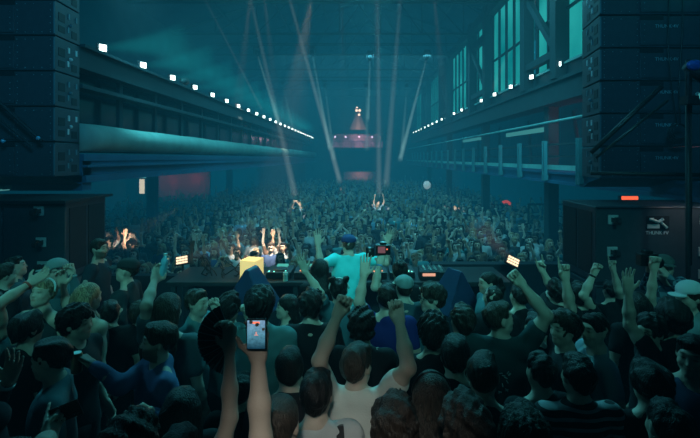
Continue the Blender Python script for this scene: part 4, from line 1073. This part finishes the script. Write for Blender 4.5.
pr(432, 283, 80, Y=3.55, head=(22, 0), hair=('mop', 'dark'), shirt=((.09, .24, .30), 'tee'), extras=[('glasses', M_blk)], label='dark-haired person with glasses in a teal blue T-shirt facing left')
pr(362, 309, -5, Y=2.95, hair=('curly', 'black'), shirt=BLK, arms={'R': dict(w=(384, 358), e=(405, 372), pose='relax', n=(0, -1, 0))}, label='curly black hair directly in front of the white T-shirt person')
pr(433, 313, 0, Y=2.8, hair=('curly', 'black'), shirt=BLK, label='curly black-haired head above the long light brown hair')
rp, rpp, rpw = pr(500, 300, -30, Y=3.02, head=(-48, -10), hair=('short', 'brown'), shirt=((.03, .075, .085), 'tee'), vox=.0070, build=1.1, extras=[('print', M_wb)],
    arms={'R': dict(w=(521, 283), e=(547, 316), pose='fist', n=(-.3, -1, 0), d=(-.8, 0, .8))}, label='brown-haired person in a dark T-shirt with white back print, one bent arm raised high')
pr(493, 284, 0, Y=3.7, hair=('buzz', 'dark'), shirt=BLK, label='close-cropped head just above the brown hair of the back print wearer')
pr(488, 271, 95, Y=4.3, fem=True, hair=('pony', 'black'), shirt=((.10, .22, .25), 'tee'), label='person in profile facing left beside the right blue monitor speaker')
pr(519, 283, 10, Y=3.9, hair=('short', 'black'), shirt=BLK, label='black-haired head behind the bent raised arm')
pr(564, 311, 85, Y=3.0, head=(22, 0), hair=('curly', 'dark'), shirt=BLK, arms={'R': dict(w=(565, 277), e=(571, 309), pose='point', n=(-.2, -1, 0))}, label='curly-haired person facing left with one finger pointing straight up')
pr(557, 279, 0, Y=3.95, hair=('mop', 'black'), shirt=BLK, arms={'L': dict(w=(542, 270), e=(552, 290), pose='horns', n=(0, -1, 0))}, label='dark mop-haired person whose raised hand makes a horns sign')
pr(595, 312, 85, Y=3.0, head=(20, 0), hair=('short', 'black'), shirt=((.30, .40, .46), 'tee'), label='black-haired person in a pale blue T-shirt in profile facing left')
pr(650, 314, 70, Y=3.0, head=(45, 0), hair=('mop', 'black'), shirt=BLK, extras=[('glasses', M_blk)], arms={'L': dict(w=(628, 291), e=(627, 324), pose='open', n=(0, -1, 0))}, label='black-haired person with glasses holding up a spread hand at right')
pr(637, 291, 0, Y=3.55, fem=True, hair=('long', 'black'), shirt=BLK, arms={'R': dict(w=(654, 268), e=(640, 300, 3.4), pose='fist', n=(-.3, -1, 0))}, label='long dark-haired person raising a straight forearm and fist at right')
pr(579, 283, -5, Y=4.0, hair=('mop', 'black'), shirt=BLK, extras=[('band', M_blk, 'R', 'wristwatch')], arms={'R': dict(w=(594, 273), e=(582, 297), pose='fist', n=(0, -1, 0))}, label='dark-haired person raising a fist with a wristwatch in front of the right subwoofer')
pr(611, 280, 0, Y=4.4, hair=('short', 'black'), shirt=BLK, arms={'R': dict(w=(613, 269), e=(620, 296), pose='point', n=(0, -1, 0))}, label='dark head with a finger pointing up beside the wristwatch fist')
ca, cap_, caw = pr(665, 255, 165, Y=4.5, head=(-4, -8), hair=('cap', 'dark'), shirt=((.05, .1, .15), 'long', None, plaid_mat()), extras=[('cap', mat('cap_olive', (.10, .13, .12), .8), 1)],
    arms={'R': dict(w=(650, 271, 4.2), e=(645, 290, 4.3), pose='grip', n=(.5, 1, 0)), 'L': dict(w=(668, 276, 4.2), e=(688, 292, 4.4), pose='grip', n=(-.5, 1, 0))}, label='person in a flat cap and checked jacket facing us, camera in hands')
pr(689, 281, 95, Y=3.5, head=(5, 0), fem=True, hair=('long', 'dark'), shirt=((.22, .34, .33), 'tee'), extras=[('cap', mat('cap_white', (.6, .68, .7), .8), 1)], label='long-haired person in a white cap facing left at the right frame edge')
pr(693, 334, 140, Y=2.5, head=(-10, 0), hair=('short', 'black'), shirt=((.04, .07, .14), 'long'), label='dim face turned our way at the lower right frame edge')
# dim heads that fill the dark bottom of the stage
for px_, top_, Y_, yaw_, hr, lb in [(541, 352, 2.5, 10, ('short', 'black'), 'barely lit black-haired head right of the back print wearer'),
    (650, 362, 2.3, 0, ('mop', 'black'), 'barely lit mop-haired head below and right of the pale blue T-shirt'),
    (668, 400, 1.9, 0, ('short', 'black'), 'nearly black head at the bottom edge right of the striped top'),
    (240, 372, 2.55, 10, ('short', 'black'), 'nearly black head below the folding fan and phone arm'),
    (110, 300, 3.6, 30, ('short', 'black'), 'dim dark head between curly black hair and the bottle arm'),
    (140, 300, 3.75, 0, ('mop', 'dark'), 'dim mop-haired head beside the bottle arm elbow'),
    (462, 305, 3.2, 15, ('mop', 'dark'), 'dim mop-haired head left of the bent raised arm wearer'),
    (3, 262, 4.1, -30, ('short', 'dark'), 'dim short-haired head at the left frame edge by the subwoofers'),
    (535, 312, 3.3, 5, ('short', 'black'), 'dim dark head inside the crook of the bent raised arm'),
    (672, 300, 3.05, 0, ('curly', 'black'), 'dim curly head in front of the white cap'),
    (345, 330, 2.72, 0, ('short', 'black'), 'dim black head hidden before the curly black hair'),
    (455, 335, 2.5, -10, ('short', 'black'), 'dim black head between long light brown hair and back print'),
    (28, 312, 3.05, -20, ('mop', 'black'), 'dim mop-haired head at left below the pale-haired person'),
    ]:
    if px_ == 345: continue
    pr(px_, top_, yaw_, Y=Y_, hair=hr, shirt=BLK, label=lb, vox=.010)

# ------------------------------------------------------------------ things held in hands
def Vn(a): return Vector([float(x) for x in a])
# phone with a glowing picture of the hall
c = at(256.5, 334, float(pnw['R'][0][1]) - .035); t = empty('smartphone', c); t.scale = (.98, 1, .76); tag(t, 'smartphone held upright, its bright screen showing the stage', 'phone')
MB().box((-.039, -.005, -.078), (.039, .005, .078)).build('case', M_blk, t, bevel=.004)
pm = bpy.data.materials.new('phone_screen'); pm.use_nodes = True; nt = pm.node_tree; nt.nodes.remove(nt.nodes['Principled BSDF'])
em = nt.nodes.new('ShaderNodeEmission'); tcn = nt.nodes.new('ShaderNodeTexCoord'); sp = nt.nodes.new('ShaderNodeSeparateXYZ'); cr = nt.nodes.new('ShaderNodeValToRGB')
mr = nt.nodes.new('ShaderNodeMapRange'); mr.inputs[1].default_value = -.07; mr.inputs[2].default_value = .07
cr.color_ramp.elements[0].color = (.005, .03, .05, 1); cr.color_ramp.elements[1].color = (.12, .22, .32, 1); e2 = cr.color_ramp.elements.new(.45); e2.color = (.05, .16, .22, 1)
nz = nt.nodes.new('ShaderNodeTexNoise'); nz.inputs['Scale'].default_value = 90; mx = nt.nodes.new('ShaderNodeMix'); mx.data_type = 'RGBA'; mx.blend_type = 'MULTIPLY'; mx.inputs[0].default_value = .8
nt.links.new(tcn.outputs['Object'], sp.inputs[0]); nt.links.new(sp.outputs[2], mr.inputs[0]); nt.links.new(mr.outputs[0], cr.inputs[0]); nt.links.new(cr.outputs[0], mx.inputs[6])
nt.links.new(tcn.outputs['Object'], nz.inputs['Vector']); nt.links.new(nz.outputs['Fac'], mx.inputs[7]); nt.links.new(mx.outputs[2], em.inputs[0]); em.inputs[1].default_value = 2.6
nt.links.new(em.outputs[0], nt.nodes['Material Output'].inputs['Surface'])
MB().box((-.035, -.0062, -.072), (.035, -.0052, .072)).build('screen', pm, t)
MB().box((-.014, -.0072, .056), (.014, -.0063, .066)).build('recording_mark', emis('rec_red', (1, .2, .1), 1.3), t)
MB().box((-.002, -.0072, .0), (.003, -.0063, .014)).box((-.007, -.0072, -.004), (.008, -.0063, .0)).build('screen_highlight', emis('scr_pink', (.8, .35, .3), .9), t)
# bottle, can, cameras, fan, small items
c = Vn(btp['L']); c = at(164, 266, c.y); t = empty('water_bottle', c); t.rotation_euler = (0, .15, 0); t.scale = (.82, .82, .82); tag(t, 'blue plastic water bottle held up in a hand at left', 'bottle')
rg = lambda pr_: [[(r*math.cos(a*PI/7), r*math.sin(a*PI/7), z) for a in range(14)] for z, r in pr_]
MB().rings(rg([(-.09, .028), (-.085, .033), (.0, .033), (.01, .029), (.02, .033), (.06, .033), (.085, .015), (.1, .013)])).build('bottle_body', mat('bottle_blue', (.2, .55, .7), .2, coat=.5), t, smooth=True)
MB().rings(rg([(.1, .016), (.118, .016)])).build('bottle_cap', M_wb, t)
c = Vn(bp_['R']); t = empty('drinks_can', c + Vector((-.005, -.015, -.045))); tag(t, 'dark metal drinks can gripped in an outstretched hand', 'can')
MB().rings(rg([(-.02, .026), (-.012, .032), (.095, .032), (.105, .027)])).build('can_body', mat('can_brown', (.16, .09, .05), .35, metal=.6), t, smooth=True); MB().rings(rg([(.105, .027), (.108, .026)])).build('can_lid', M_zinc, t)
def camera_obj(c, label, s=1.0, ry=0):
    t = empty('video_camera', c, ry); tag(t, label, 'camera')
    MB().box((-.07*s, -.035*s, -.05*s), (.07*s, .035*s, .045*s)).box((-.03*s, -.03*s, .045*s), (.03*s, .03*s, .07*s)).build('camera_body', M_blk, t, bevel=.006)
    MB().tube([(0, .035*s, 0), (0, .13*s, 0)], [.036*s, .042*s], 16).build('camera_lens', M_blk, t, smooth=True)
    MB().box((-.05*s, -.041*s, -.03*s), (.02*s, -.036*s, .03*s)).build('screen', emis('cam_screen', (.25, .12, .14), .6), t)
    MB().box((.03*s, -.041*s, .0), (.042*s, -.036*s, .012*s)).build('record_light', emis('rec_red', (1, .2, .1), 1.3), t)
c = Vn(cmp_['L']); camera_obj(at(383, 249, c.y - .02), 'black camera held up by a raised arm beside the DJ', 1.1)
MB_ = MB().tube([at(366, 252, c.y), at(374, 252, c.y)], [.055, .05], 14); tag(MB_.build('lens_hood', M_blk, smooth=True), 'round black lens shade next to the raised camera', 'lens')
c = (Vn(cap_['R']) + Vn(cap_['L']))/2; camera_obj(at(647, 259, 4.15), 'black camera with lit controls held before the flat-capped person', 1.25, PI)
# folding fan: pleated half disc
pv0 = Vn(fnp['R']); c = at(234, 340, pv0.y + .04); t = empty('folding_fan', c); tag(t, 'large open black folding fan held up in a hand', 'fan')
m = MB(); n = 22; R0, R1 = .045, .175
for i in range(n):
    a0 = math.radians(112 + i*(150/n)); a1 = math.radians(112 + (i + 1)*(150/n)); am = (a0 + a1)/2
    q = lambda r, a, y: m.bm.verts.new((r*math.cos(a), y, r*math.sin(a)))
    A, B_, C_, D_, E_, G_ = q(R0, a0, 0), q(R1, a0, 0), q(R1, am, .012), q(R0, am, .004), q(R1, a1, 0), q(R0, a1, 0)
    m.bm.faces.new([A, B_, C_, D_]); m.bm.faces.new([D_, C_, E_, G_])
m.build('fan_leaf', mat('fan_paper', (.03, .05, .07), .6), t)
for i in range(0, n + 1, 2):
    a = math.radians(112 + i*(150/n)); MB().tube([(0, -.006, 0), (R1*.98*math.cos(a), -.006, R1*.98*math.sin(a))], .0022, 5).build('fan_rib', mat('fan_stick', (.14, .22, .25), .4), t)
t2 = at(58, 414, float(ph2p['R'][1])); t = empty('smartphone', t2 + Vector((.02, .01, 0)), .3); t.rotation_euler = (.2, 1.2, .3); tag(t, 'dark smartphone lying across a hand in the bottom left corner', 'phone')
MB().box((-.037, -.004, -.075), (.037, .004, .075)).build('case', M_blk, t, bevel=.003); MB().ball((.02, -.006, .055), .006, 8, 5).ball((.02, -.006, .04), .006, 8, 5).build('phone_lens', M_metal, t)
# bag straps over the pale shirt
_, sX, sY = strap_owner

# ------------------------------------------------------------------ the audience
CM = [skin_mat('skin_light', SKINS['light']), None, None, mat('trousers_dark', (.02, .02, .025), .85), mat('eye_dark', (.03, .02, .02), .4)]
SH = {'white': (.42, .42, .42), 'pale grey': (.30, .33, .34), 'black': (.02, .02, .024), 'dark': (.05, .06, .07), 'navy': (.03, .06, .14), 'teal': (.05, .22, .24), 'brown': (.14, .08, .05), 'light blue': (.2, .36, .48)}
SHM = {k: mat('audience_shirt_' + k.replace(' ', '_'), v, .9, noise=.25, nscale=9) for k, v in SH.items()}
HM = {'black': MATS.get('hair_black') or hair_mat('hair_black', HAIRS['black']), 'brown': hair_mat('hair_brown', HAIRS['brown']), 'blond': hair_mat('hair_blonde', HAIRS['blonde'])}
SKM = [skin_mat('skin_light', SKINS['light']), skin_mat('skin_tan', SKINS['tan']), skin_mat('skin_brown', SKINS['brown'])]
def crowd_mesh(name, vox, arms, longhair, seed, turn=0, nod=0, fine=True):
    """one continuous standing figure facing its local -y (towards the stage); arms: per side (wrist, elbow, pose)"""
    S = SDF(); rr = random.Random(seed); b = rr.uniform(.92, 1.1); A = lambda *p: np.array((p[0], -p[1], p[2]), float)
    RH = rotm('Z', turn) @ rotm('X', nod); nk = A(0, 0, 1.55)
    H = lambda x, y, z: nk + RH @ (A(x, y, z) - nk)
    D = lambda *r: np.array(r)
    S.ell(A(0, 0, .95), D(.165*b, .12*b, .13), k=.05, cat=3); S.ell(A(0, 0, 1.12), D(.155*b, .115*b, .18), k=.06, cat=1); S.ell(A(0, 0, 1.30), D(.172*b, .125*b, .18), k=.06, cat=1)
    S.cap(A(-.15*b, 0, 1.41), A(.15*b, 0, 1.41), .062, k=.05, cat=1); S.cap(A(0, -.01, 1.46), A(0, 0, 1.58), .052, k=.02, cat=0)
    for sx in (-1, 1):
        S.cap(A(sx*.09, 0, .9), A(sx*.11, .01, .5), .085*b, .062, k=.03, cat=3); S.cap(A(sx*.11, .01, .5), A(sx*.12, 0, .08), .060, .05, k=.02, cat=3); S.cap(A(sx*.12, -.03, .05), A(sx*.13, .14, .04), .042, .034, k=.02, cat=3)
        wr, el, pose = arms[sx]
        up = wr[2] > 1.45; sh = A(sx*(.165 if up else .19)*b, 0, 1.45 if up else 1.41)
        E, W = solve_arm(sh, A(wr[0]*sx, wr[1], wr[2]), A(el[0]*sx, el[1], el[2]), .285, .255)
        S.cap(sh, sh*.45 + E*.55, .062, .056, k=.03, cat=1); S.cap(sh*.5 + E*.5, E, .046, .040, k=.015, cat=0); S.cap(E, W, .041, .028, k=.012, cat=0)
        fd = unit(W - E)
        if fine: hand(S, W, fd, np.array((0, -1, .001)) if abs(fd[1]) < .9 else np.array((0, 0, 1)), sx, pose, 1.05, 0, coarse=True)
        else:
            S.cap(W, W + fd*.09, .036, .040, k=.01, cat=0)
            for q in (-.035, 0, .035): S.cap(W + fd*.09 + D(q*.6, 0, 0), W + fd*.17 + D(q*1.6, 0, 0), .018, .014, k=.01, cat=0)
    S.ell(H(0, -.012, 1.668), D(.077, .095, .088), RH, k=.03, cat=0); S.ell(H(0, .03, 1.62), D(.062, .068, .088), RH, k=.03, cat=0)
    S.cap(H(0, .095, 1.65), H(0, .112, 1.615), .009, .013, k=.012, cat=0)
    if fine:
        for sx in (-1, 1):
            S.ell(H(sx*.031, .094, 1.652), D(.016, .010, .008), RH, k=.004, cat=4); S.ell(H(sx*.078, 0, 1.64), D(.012, .02, .03), RH, k=.008, cat=0); S.cap(H(sx*.018, .098, 1.676), H(sx*.045, .088, 1.676), .007, k=.004, cat=2)
        S.cap(H(-.018, .094, 1.585), H(.018, .094, 1.585), .008, k=.004, cat=4 if rr.random() < .4 else 0)
    S.ell(H(0, -.03, 1.69), D(.090, .098, .088), RH, k=.01, cat=2); S.ell(H(0, .03, 1.738), D(.062, .055, .03), RH, k=.01, cat=2)
    if longhair:
        for x in (-.055, .0, .055): S.cap(H(x, -.06, 1.64), A(x*1.4, -.10, 1.42), .048, .035, k=.02, cat=2)
        for sx in (-1, 1): S.cap(H(sx*.078, -.01, 1.67), A(sx*.10, .03, 1.45), .026, .022, k=.02, cat=2)
    else: S.ell(H(0, -.065, 1.63), D(.066, .045, .06), RH, k=.02, cat=2)
    V, Q = S.mesh(vox)
    c = S.cats(V); mi = np.array([np.bincount(q, minlength=5).argmax() for q in c[Q]]) if len(Q) < 3000 else np.sort(c[Q], 1)[:, 2]
    me = np_mesh(name, V, Q, [CM[0], SHM['black'], HM['black'], CM[3], CM[4]], midx=mi, tint=np.ones((len(V), 3)))
    return me, V, Q, mi
DN = ((.22, .10, .95), (.30, -.1, 1.15), 'relax')
POSES = [ # left side (+x seen from us), right side, words
    ({-1: DN, 1: DN}, 'arms down'),
    ({-1: ((.12, .30, 1.30), (.3, .05, 1.1), 'fist'), 1: DN}, 'hand at chest'),
    ({-1: ((.20, .12, 1.98), (.34, .1, 1.6), 'open'), 1: ((.22, .10, 1.96), (.34, .1, 1.6), 'open')}, 'both arms up'),
    ({-1: ((.22, .14, 1.97), (.34, .1, 1.6), 'open'), 1: DN}, 'open hand raised'),
    ({-1: DN, 1: ((.15, .20, 1.93), (.34, .15, 1.6), 'fist')}, 'fist raised'),
    ({-1: ((.33, .20, 1.72), (.40, 0, 1.4), 'open'), 1: ((.33, .22, 1.75), (.40, 0, 1.4), 'open')}, 'hands beside head'),
    ({-1: ((.10, .34, 1.74), (.26, .25, 1.45), 'grip'), 1: ((.10, .34, 1.74), (.26, .25, 1.45), 'grip')}, 'both hands forward'),
    ({-1: ((.44, .05, 1.80), (.36, 0, 1.5), 'point'), 1: ((.18, .25, 1.25), (.3, .1, 1.15), 'relax')}, 'pointing outward'),
    ({-1: ((.03, .34, 1.45), (.26, .15, 1.2), 'open'), 1: ((.03, .34, 1.45), (.26, .15, 1.2), 'open')}, 'clapping'),
    ({-1: ((.05, .05, 1.90), (.36, .05, 1.72), 'relax'), 1: ((.05, .0, 1.90), (.36, .05, 1.72), 'relax')}, 'arms folded overhead'),
]
variants = []
for i, (a, wd) in enumerate(POSES):
    for lh in (0, 1):
        rr = random.Random(i*2 + lh)
        variants.append((crowd_mesh('person', .0165, a, lh, i*2 + lh, rr.uniform(-.45, .45), rr.uniform(-.2, .15))[0], wd, lh, i))
ring_rnd = random.Random(21)
ORD = ['first', 'second', 'third', 'fourth', 'fifth', 'sixth', 'seventh', 'eighth', 'ninth', 'tenth', 'eleventh', 'twelfth', 'thirteenth', 'fourteenth', 'fifteenth', 'sixteenth']
def xlim(Y):
    xl = max((84 - VX)/F*Y - .3, -12.6); xr = min((572 - VX)/F*Y + .5, 8.0 if Y > 20 else 9.5)
    if Y > 25.6: xl = max(xl, -9.1)
    return xl, xr
def blocked(x, y):
    for (cx, cy) in [(-8.2, 16.6), (-8.2, 26.4), (-8.2, 35), (5.65, 12.4), (5.65, 18.9), (5.65, 26.6), (5.65, 34.2)]:
        if abs(x - cx) < .45 and abs(y - cy) < .45: return True
    return (-14 < x < -11.5 and 23.2 < y < 25.6) or (5.8 < x < 9.6 and 15.1 < y < 15.9)
Y = 8.55; row = 0; total = 0; far_from = None
weights = [9, 4, 1.6, 2, 2, 2, 1.5, 1.3, 3, .8]
rowlab = ['in the front row', 'in the second row', 'in the third row', 'in the fourth row', 'in the fifth row', 'in the sixth row', 'in the seventh row', 'in the eighth row', 'in the ninth row', 'in the tenth row', 'in the eleventh row', 'in the twelfth row']
while total < 238:
    xl, xr = xlim(Y); n = int((xr - xl)/.62); k = 0
    for i in range(n):
        x = xl + (i + .5)*(xr - xl)/n + ring_rnd.uniform(-.09, .09); y = Y + ring_rnd.uniform(-.10, .10) + (.22 if i % 2 else 0)
        if blocked(x, y): continue
        pi_ = ring_rnd.choices(range(10), weights)[0]; lh = ring_rnd.random() < .42
        me, wd, _, _ = variants[pi_*2 + int(lh)]
        o = link('person', me, None, (x, y, 0)); o.rotation_euler.z = math.atan2(x*.55, y) * -1 + ring_rnd.uniform(-.35, .35); s = ring_rnd.uniform(.90, 1.06); o.scale = (s, s, s)
        sn = ring_rnd.choices(list(SH), [5, 4, 8, 6, 2, 2, 1, 2])[0]; hn = ring_rnd.choices(['black', 'brown', 'blond'], [5, 4, 2])[0]; sk = ring_rnd.choices([0, 1, 2], [6, 3, 1])[0]
        for j, m_ in enumerate((SKM[sk], SHM[sn], HM[hn])):
            o.material_slots[j].link = 'OBJECT'; o.material_slots[j].material = m_
        o['u'] = (row, k)
        tag(o, '%s%s-haired reveller, %s top, %s, %s from left, %s row' % ('long ' if lh else '', hn, sn, wd, ORD[k] if k < 16 else 'seventeenth' if k == 16 else 'eighteenth' if k == 17 else 'nineteenth' if k == 18 else 'twentieth' if k == 19 else 'farthest', ORD[min(row, 11)]), 'person', 'audience dancing in front of the stage')
        k += 1; total += 1
    Y += .60; row += 1
for o in bpy.data.objects:
    if 'u' in o: del o['u']
# everyone farther back, packed too densely to count, as one mass
fv = []
for i, (a, wd) in enumerate(POSES):
    me, V, Q, mi = crowd_mesh('tmp', .040, a, i % 2, 50 + i, .2*((i % 3) - 1), 0, fine=False); fv.append((V, Q, mi))
    bpy.data.meshes.remove(me)
VV, QQ, MI = [], [], []; off = 0; crng = random.Random(5)
NS = len(SH)
far_n = 0
while Y < YB - 1.2:
    xl, xr = xlim(Y); step = .62 if Y < 28 else .72; n = int((xr - xl)/step)
    for i in range(n):
        x = xl + (i + .5)*(xr - xl)/n + crng.uniform(-.12, .12); y = Y + crng.uniform(-.15, .15)
        if blocked(x, y): continue
        V, Q, mi = fv[crng.choices(range(10), [12, 5, 1.5, 2, 2, 2, 1.5, 1, 3, .7])[0]]
        a = math.atan2(x*.55, y) * -1 + crng.uniform(-.5, .5); s = crng.uniform(.90, 1.08)
        Rm = np.array([[math.cos(a), -math.sin(a), 0], [math.sin(a), math.cos(a), 0], [0, 0, 1]])
        VV.append((V*s) @ Rm.T + np.array([x, y, 0])); QQ.append(Q + off); off += len(V)
        sh = crng.choices(range(NS), [5, 4, 8, 6, 2, 2, 1, 2])[0]; hr = crng.randrange(3); sk = crng.choices([0, 1, 2], [6, 3, 1])[0]
        lut = np.array([sk, 3 + sh, 3 + NS + hr, 6 + NS, 7 + NS]); MI.append(lut[mi]); far_n += 1
    Y += step*.98
me = np_mesh('crowd', np.concatenate(VV), np.concatenate(QQ), SKM + list(SHM.values()) + list(HM.values()) + [CM[3], CM[4]], midx=np.concatenate(MI), tint=np.ones((off, 3)))
o = link('crowd', me); tag(o, 'dense mass of dancing people filling the hall back to the end wall', 'crowd', kind='stuff')
print('audience', total, 'far', far_n, 'verts', off)

# small bright things over the crowd
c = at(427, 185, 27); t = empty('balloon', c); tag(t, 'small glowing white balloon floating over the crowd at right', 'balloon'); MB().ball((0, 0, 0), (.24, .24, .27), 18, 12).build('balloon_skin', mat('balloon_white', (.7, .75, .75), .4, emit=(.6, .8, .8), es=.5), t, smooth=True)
MB().tube([(0, 0, -.27), (.02, 0, -.6)], .006, 5).build('string', M_wb, t)
c = at(506, 206, 19); t = empty('red_fan', c); tag(t, 'red glowing hand fan held above the crowd near the right aisle', 'fan')
m = MB(); n = 12
for i in range(n):
    a0, a1 = math.radians(-20 + i*13), math.radians(-20 + (i + 1)*13)
    for (r, y) in ((0, 0),): m.bm.faces.new([m.bm.verts.new((q*math.cos(a), (.01 if a == a0 else 0), q*math.sin(a))) for q, a in ((.13, a0), (.27, a0), (.27, a1), (.13, a1))])
m.build('fan_leaf', mat('fan_red', (.7, .05, .05), .6, emit=(1, .10, .08), es=.5), t)
MB().tube([(0, 0, -.1), (.1, 0, .14)], .008, 6).build('handle', M_blk, t)
for k, (px, py, Y_) in enumerate(((382, 143, YB - .75),)):
    o = link('person', variants[0][0], None, (at(px, py, Y_).x, Y_, 5.08)); o.scale = (.95,)*3
    for j, m_ in enumerate((SKM[2], SHM['black'], HM['black'])): o.material_slots[j].link = 'OBJECT'; o.material_slots[j].material = m_
    tag(o, 'dark figure standing at the right end of the pink gallery on the end wall', 'person')
o = tag(MB().box((6.2, 15.5, 0), (9.2, 15.56, .05)).box((6.2, 15.5, 2.25), (9.2, 15.56, 2.32)).box((6.2, 15.5, .05), (6.26, 15.56, 2.25)).box((7.6, 15.5, .05), (7.66, 15.56, 2.25)).box((9.14, 15.5, .05), (9.2, 15.56, 2.25)).build('metal_screen', M_steel), 'tall open steel frame standing under the right balcony', 'frame')

# ------------------------------------------------------------------ lights
def light(name, kind, loc, tgt, power, col, size=.5, ang=60, blend=.6, sy=None):
    L = bpy.data.lights.new(name, kind); L.energy = power; L.color = col
    if kind == 'SPOT': L.spot_size = math.radians(ang); L.spot_blend = blend; L.shadow_soft_size = size
    elif kind == 'AREA':
        L.size = size
        if sy: L.shape = 'RECTANGLE'; L.size_y = sy
    else: L.shadow_soft_size = size
    o = bpy.data.objects.new(name, L); COL.objects.link(o); o.location = loc
    o.rotation_euler = (Vector(tgt) - Vector(loc)).to_track_quat('-Z', 'Y').to_euler(); return o
TEAL = (.13, .80, 1.0)
# hall wash on the audience from the roof rig and from the stage side
light('rig_wash_a', 'AREA', (0, 12.5, 9.4), (0, 13, 0), 330, TEAL, 9, sy=1.0)
light('rig_wash_b', 'AREA', (0, 22, 9.4), (0, 23, 0), 480, TEAL, 9, sy=1.0)
light('rig_wash_c', 'AREA', (0, 32, 9.4), (0, 33, 0), 420, TEAL, 9, sy=1.0)
light('stage_wash_left', 'SPOT', (-4.4, 7.0, 7.2), (-1, 20, 1.2), 1500, (.16, .84, 1.0), .3, 95, .9)
light('stage_wash_right', 'SPOT', (3.6, 7.0, 7.2), (1, 18, 1.2), 1500, (.16, .84, 1.0), .3, 95, .9)
# teal light over the stage, falling off towards the camera
light('stage_key', 'SPOT', (0.2, 8.2, 7.6), (0.1, 4.6, 2.9), 1300, (.10, .80, .90), .5, 44, .9)
light('stage_side_left', 'SPOT', (-4.2, 8.2, 7.4), (-2.4, 4.3, 2.7), 520, (.08, .78, .86), .4, 36, .9)
light('stage_side_right', 'SPOT', (4.4, 8.0, 7.4), (2.3, 4.0, 2.7), 520, (.08, .75, .88), .4, 36, .9)
light('dj_spot', 'SPOT', (-.9, 1.0, 7.6), (-.12, 5.3, 2.7), 290, (.25, .95, 1.0), .15, 15, .7)  # added spot, unseen, to bring out the DJ's raised hands
for x in (-2.7, -.9, .9, 2.7): light('back_fill', 'SPOT', (x*.8, -1.5, 7.5), (x, 5.0, 2.8), 470 if x > 2 else 760, (.13, .85, .80), .3, 27, .9)
# neutral glow from behind the camera on the nearest backs
light('camera_side_glow', 'SPOT', (-.1, -.7, 5.0), (-.08, 2.05, 2.35), 165, (.90, 1.0, .92), .12, 23, 1.0)
light('left_face_light', 'SPOT', (-5.2, 4.6, 5.2), (-1.5, 2.7, 2.75), 110, (.10, .62, .85), .2, 30, .9)  # added soft light, unseen, for faces turned left
light('right_face_light', 'SPOT', (-1.0, 6.5, 6.8), (2.0, 3.0, 2.6), 260, (.12, .72, .85), .2, 26, .9)
light('sub_top_lamp', 'SPOT', (4.62, 5.35, 3.75), (4.55, 5.85, 3.15), 9, (1.0, .95, .85), .05, 95, .9)
light('front_hands_light', 'SPOT', (-.1, -.6, 7.2), (-.05, 2.75, 3.15), 170, (.25, .90, .85), .15, 17, .9)  # added spot, unseen, to lift the raised fists in front
# warm pools where the beams and panels reach the crowd
for i, (px, py, Y_, pw, sp_) in enumerate([(119, 244, 11.5, 260, 9), (264, 243, 10.8, 420, 15), (226, 201, 21, 900, 6.5), (297, 203, 20, 800, 6), (380, 201, 20.5, 800, 6), (455, 204, 20, 700, 6), (286, 183, 34, 1500, 4), (344, 190, 30, 900, 3.5)]):
    tg = at(px, py, Y_); tg.z = 1.7
    src = (Vector((-3.3, 7.7, 3.1)) if px < 200 else Vector((tg.x*.35, 7.4, 6.8))) if Y_ < 15 else Vector((tg.x*.5, 13, 9.3))
    light('warm_pool', 'SPOT', src, tg, pw*((12 if px < 200 else 30) if Y_ < 15 else 22), (1.0, .80, .62), .05, sp_, .8)
light('pink_gallery', 'POINT', (-.2, YB + 1.2, 6.2), (0, 0, 0), 80, (1.0, .50, .62), .3)
light('pink_doorway', 'POINT', (0, YB + 1.8, 2.2), (0, 0, 0), 45, (1.0, .50, .42), .3)
light('pink_front', 'SPOT', (-.2, YB - 5, 8), (0, YB, 5), 120, (1.0, .40, .45), .3, 100, .9)
light('red_bar_light', 'POINT', (-11.8, 25.4, 2.7), (0, 0, 0), 9, (1.0, .10, .14), .3)
light('red_bar_light', 'POINT', (-10.2, 25.6, 2.7), (0, 0, 0), 6, (1.0, .12, .16), .3)
light('left_haze_wash', 'SPOT', (-4.6, 9.5, 6.3), (4, 22, 10), 900, (.05, .9, .9), .2, 110, 1.0)
light('right_upper_red', 'POINT', (7.4, 11.2, 5.0), (0, 0, 0), 60, (1.0, .06, .08), .2)
light('left_slab_light', 'SPOT', (0, 13, 9.0), (-5, 14, 4.3), 200, TEAL, .5, 60, 1)
light('array_light', 'SPOT', (-1.0, 1.0, 7.6), (-5.0, 6.6, 5.6), 620, (.08, .62, 1.0), .8, 42, .8)  # added spots, unseen, that brighten the backs of the arrays
light('array_light', 'SPOT', (1.0, 1.0, 7.6), (4.9, 6.6, 5.6), 420, (.08, .62, 1.0), .8, 46, .8)
light('sub_light', 'SPOT', (-1.0, 1.0, 6.6), (-4.7, 5.8, 2.8), 90, (.08, .62, 1.0), .8, 24, .8)
light('sub_light', 'SPOT', (1.0, 1.0, 6.6), (4.3, 5.8, 2.8), 70, (.08, .62, 1.0), .8, 26, .8)
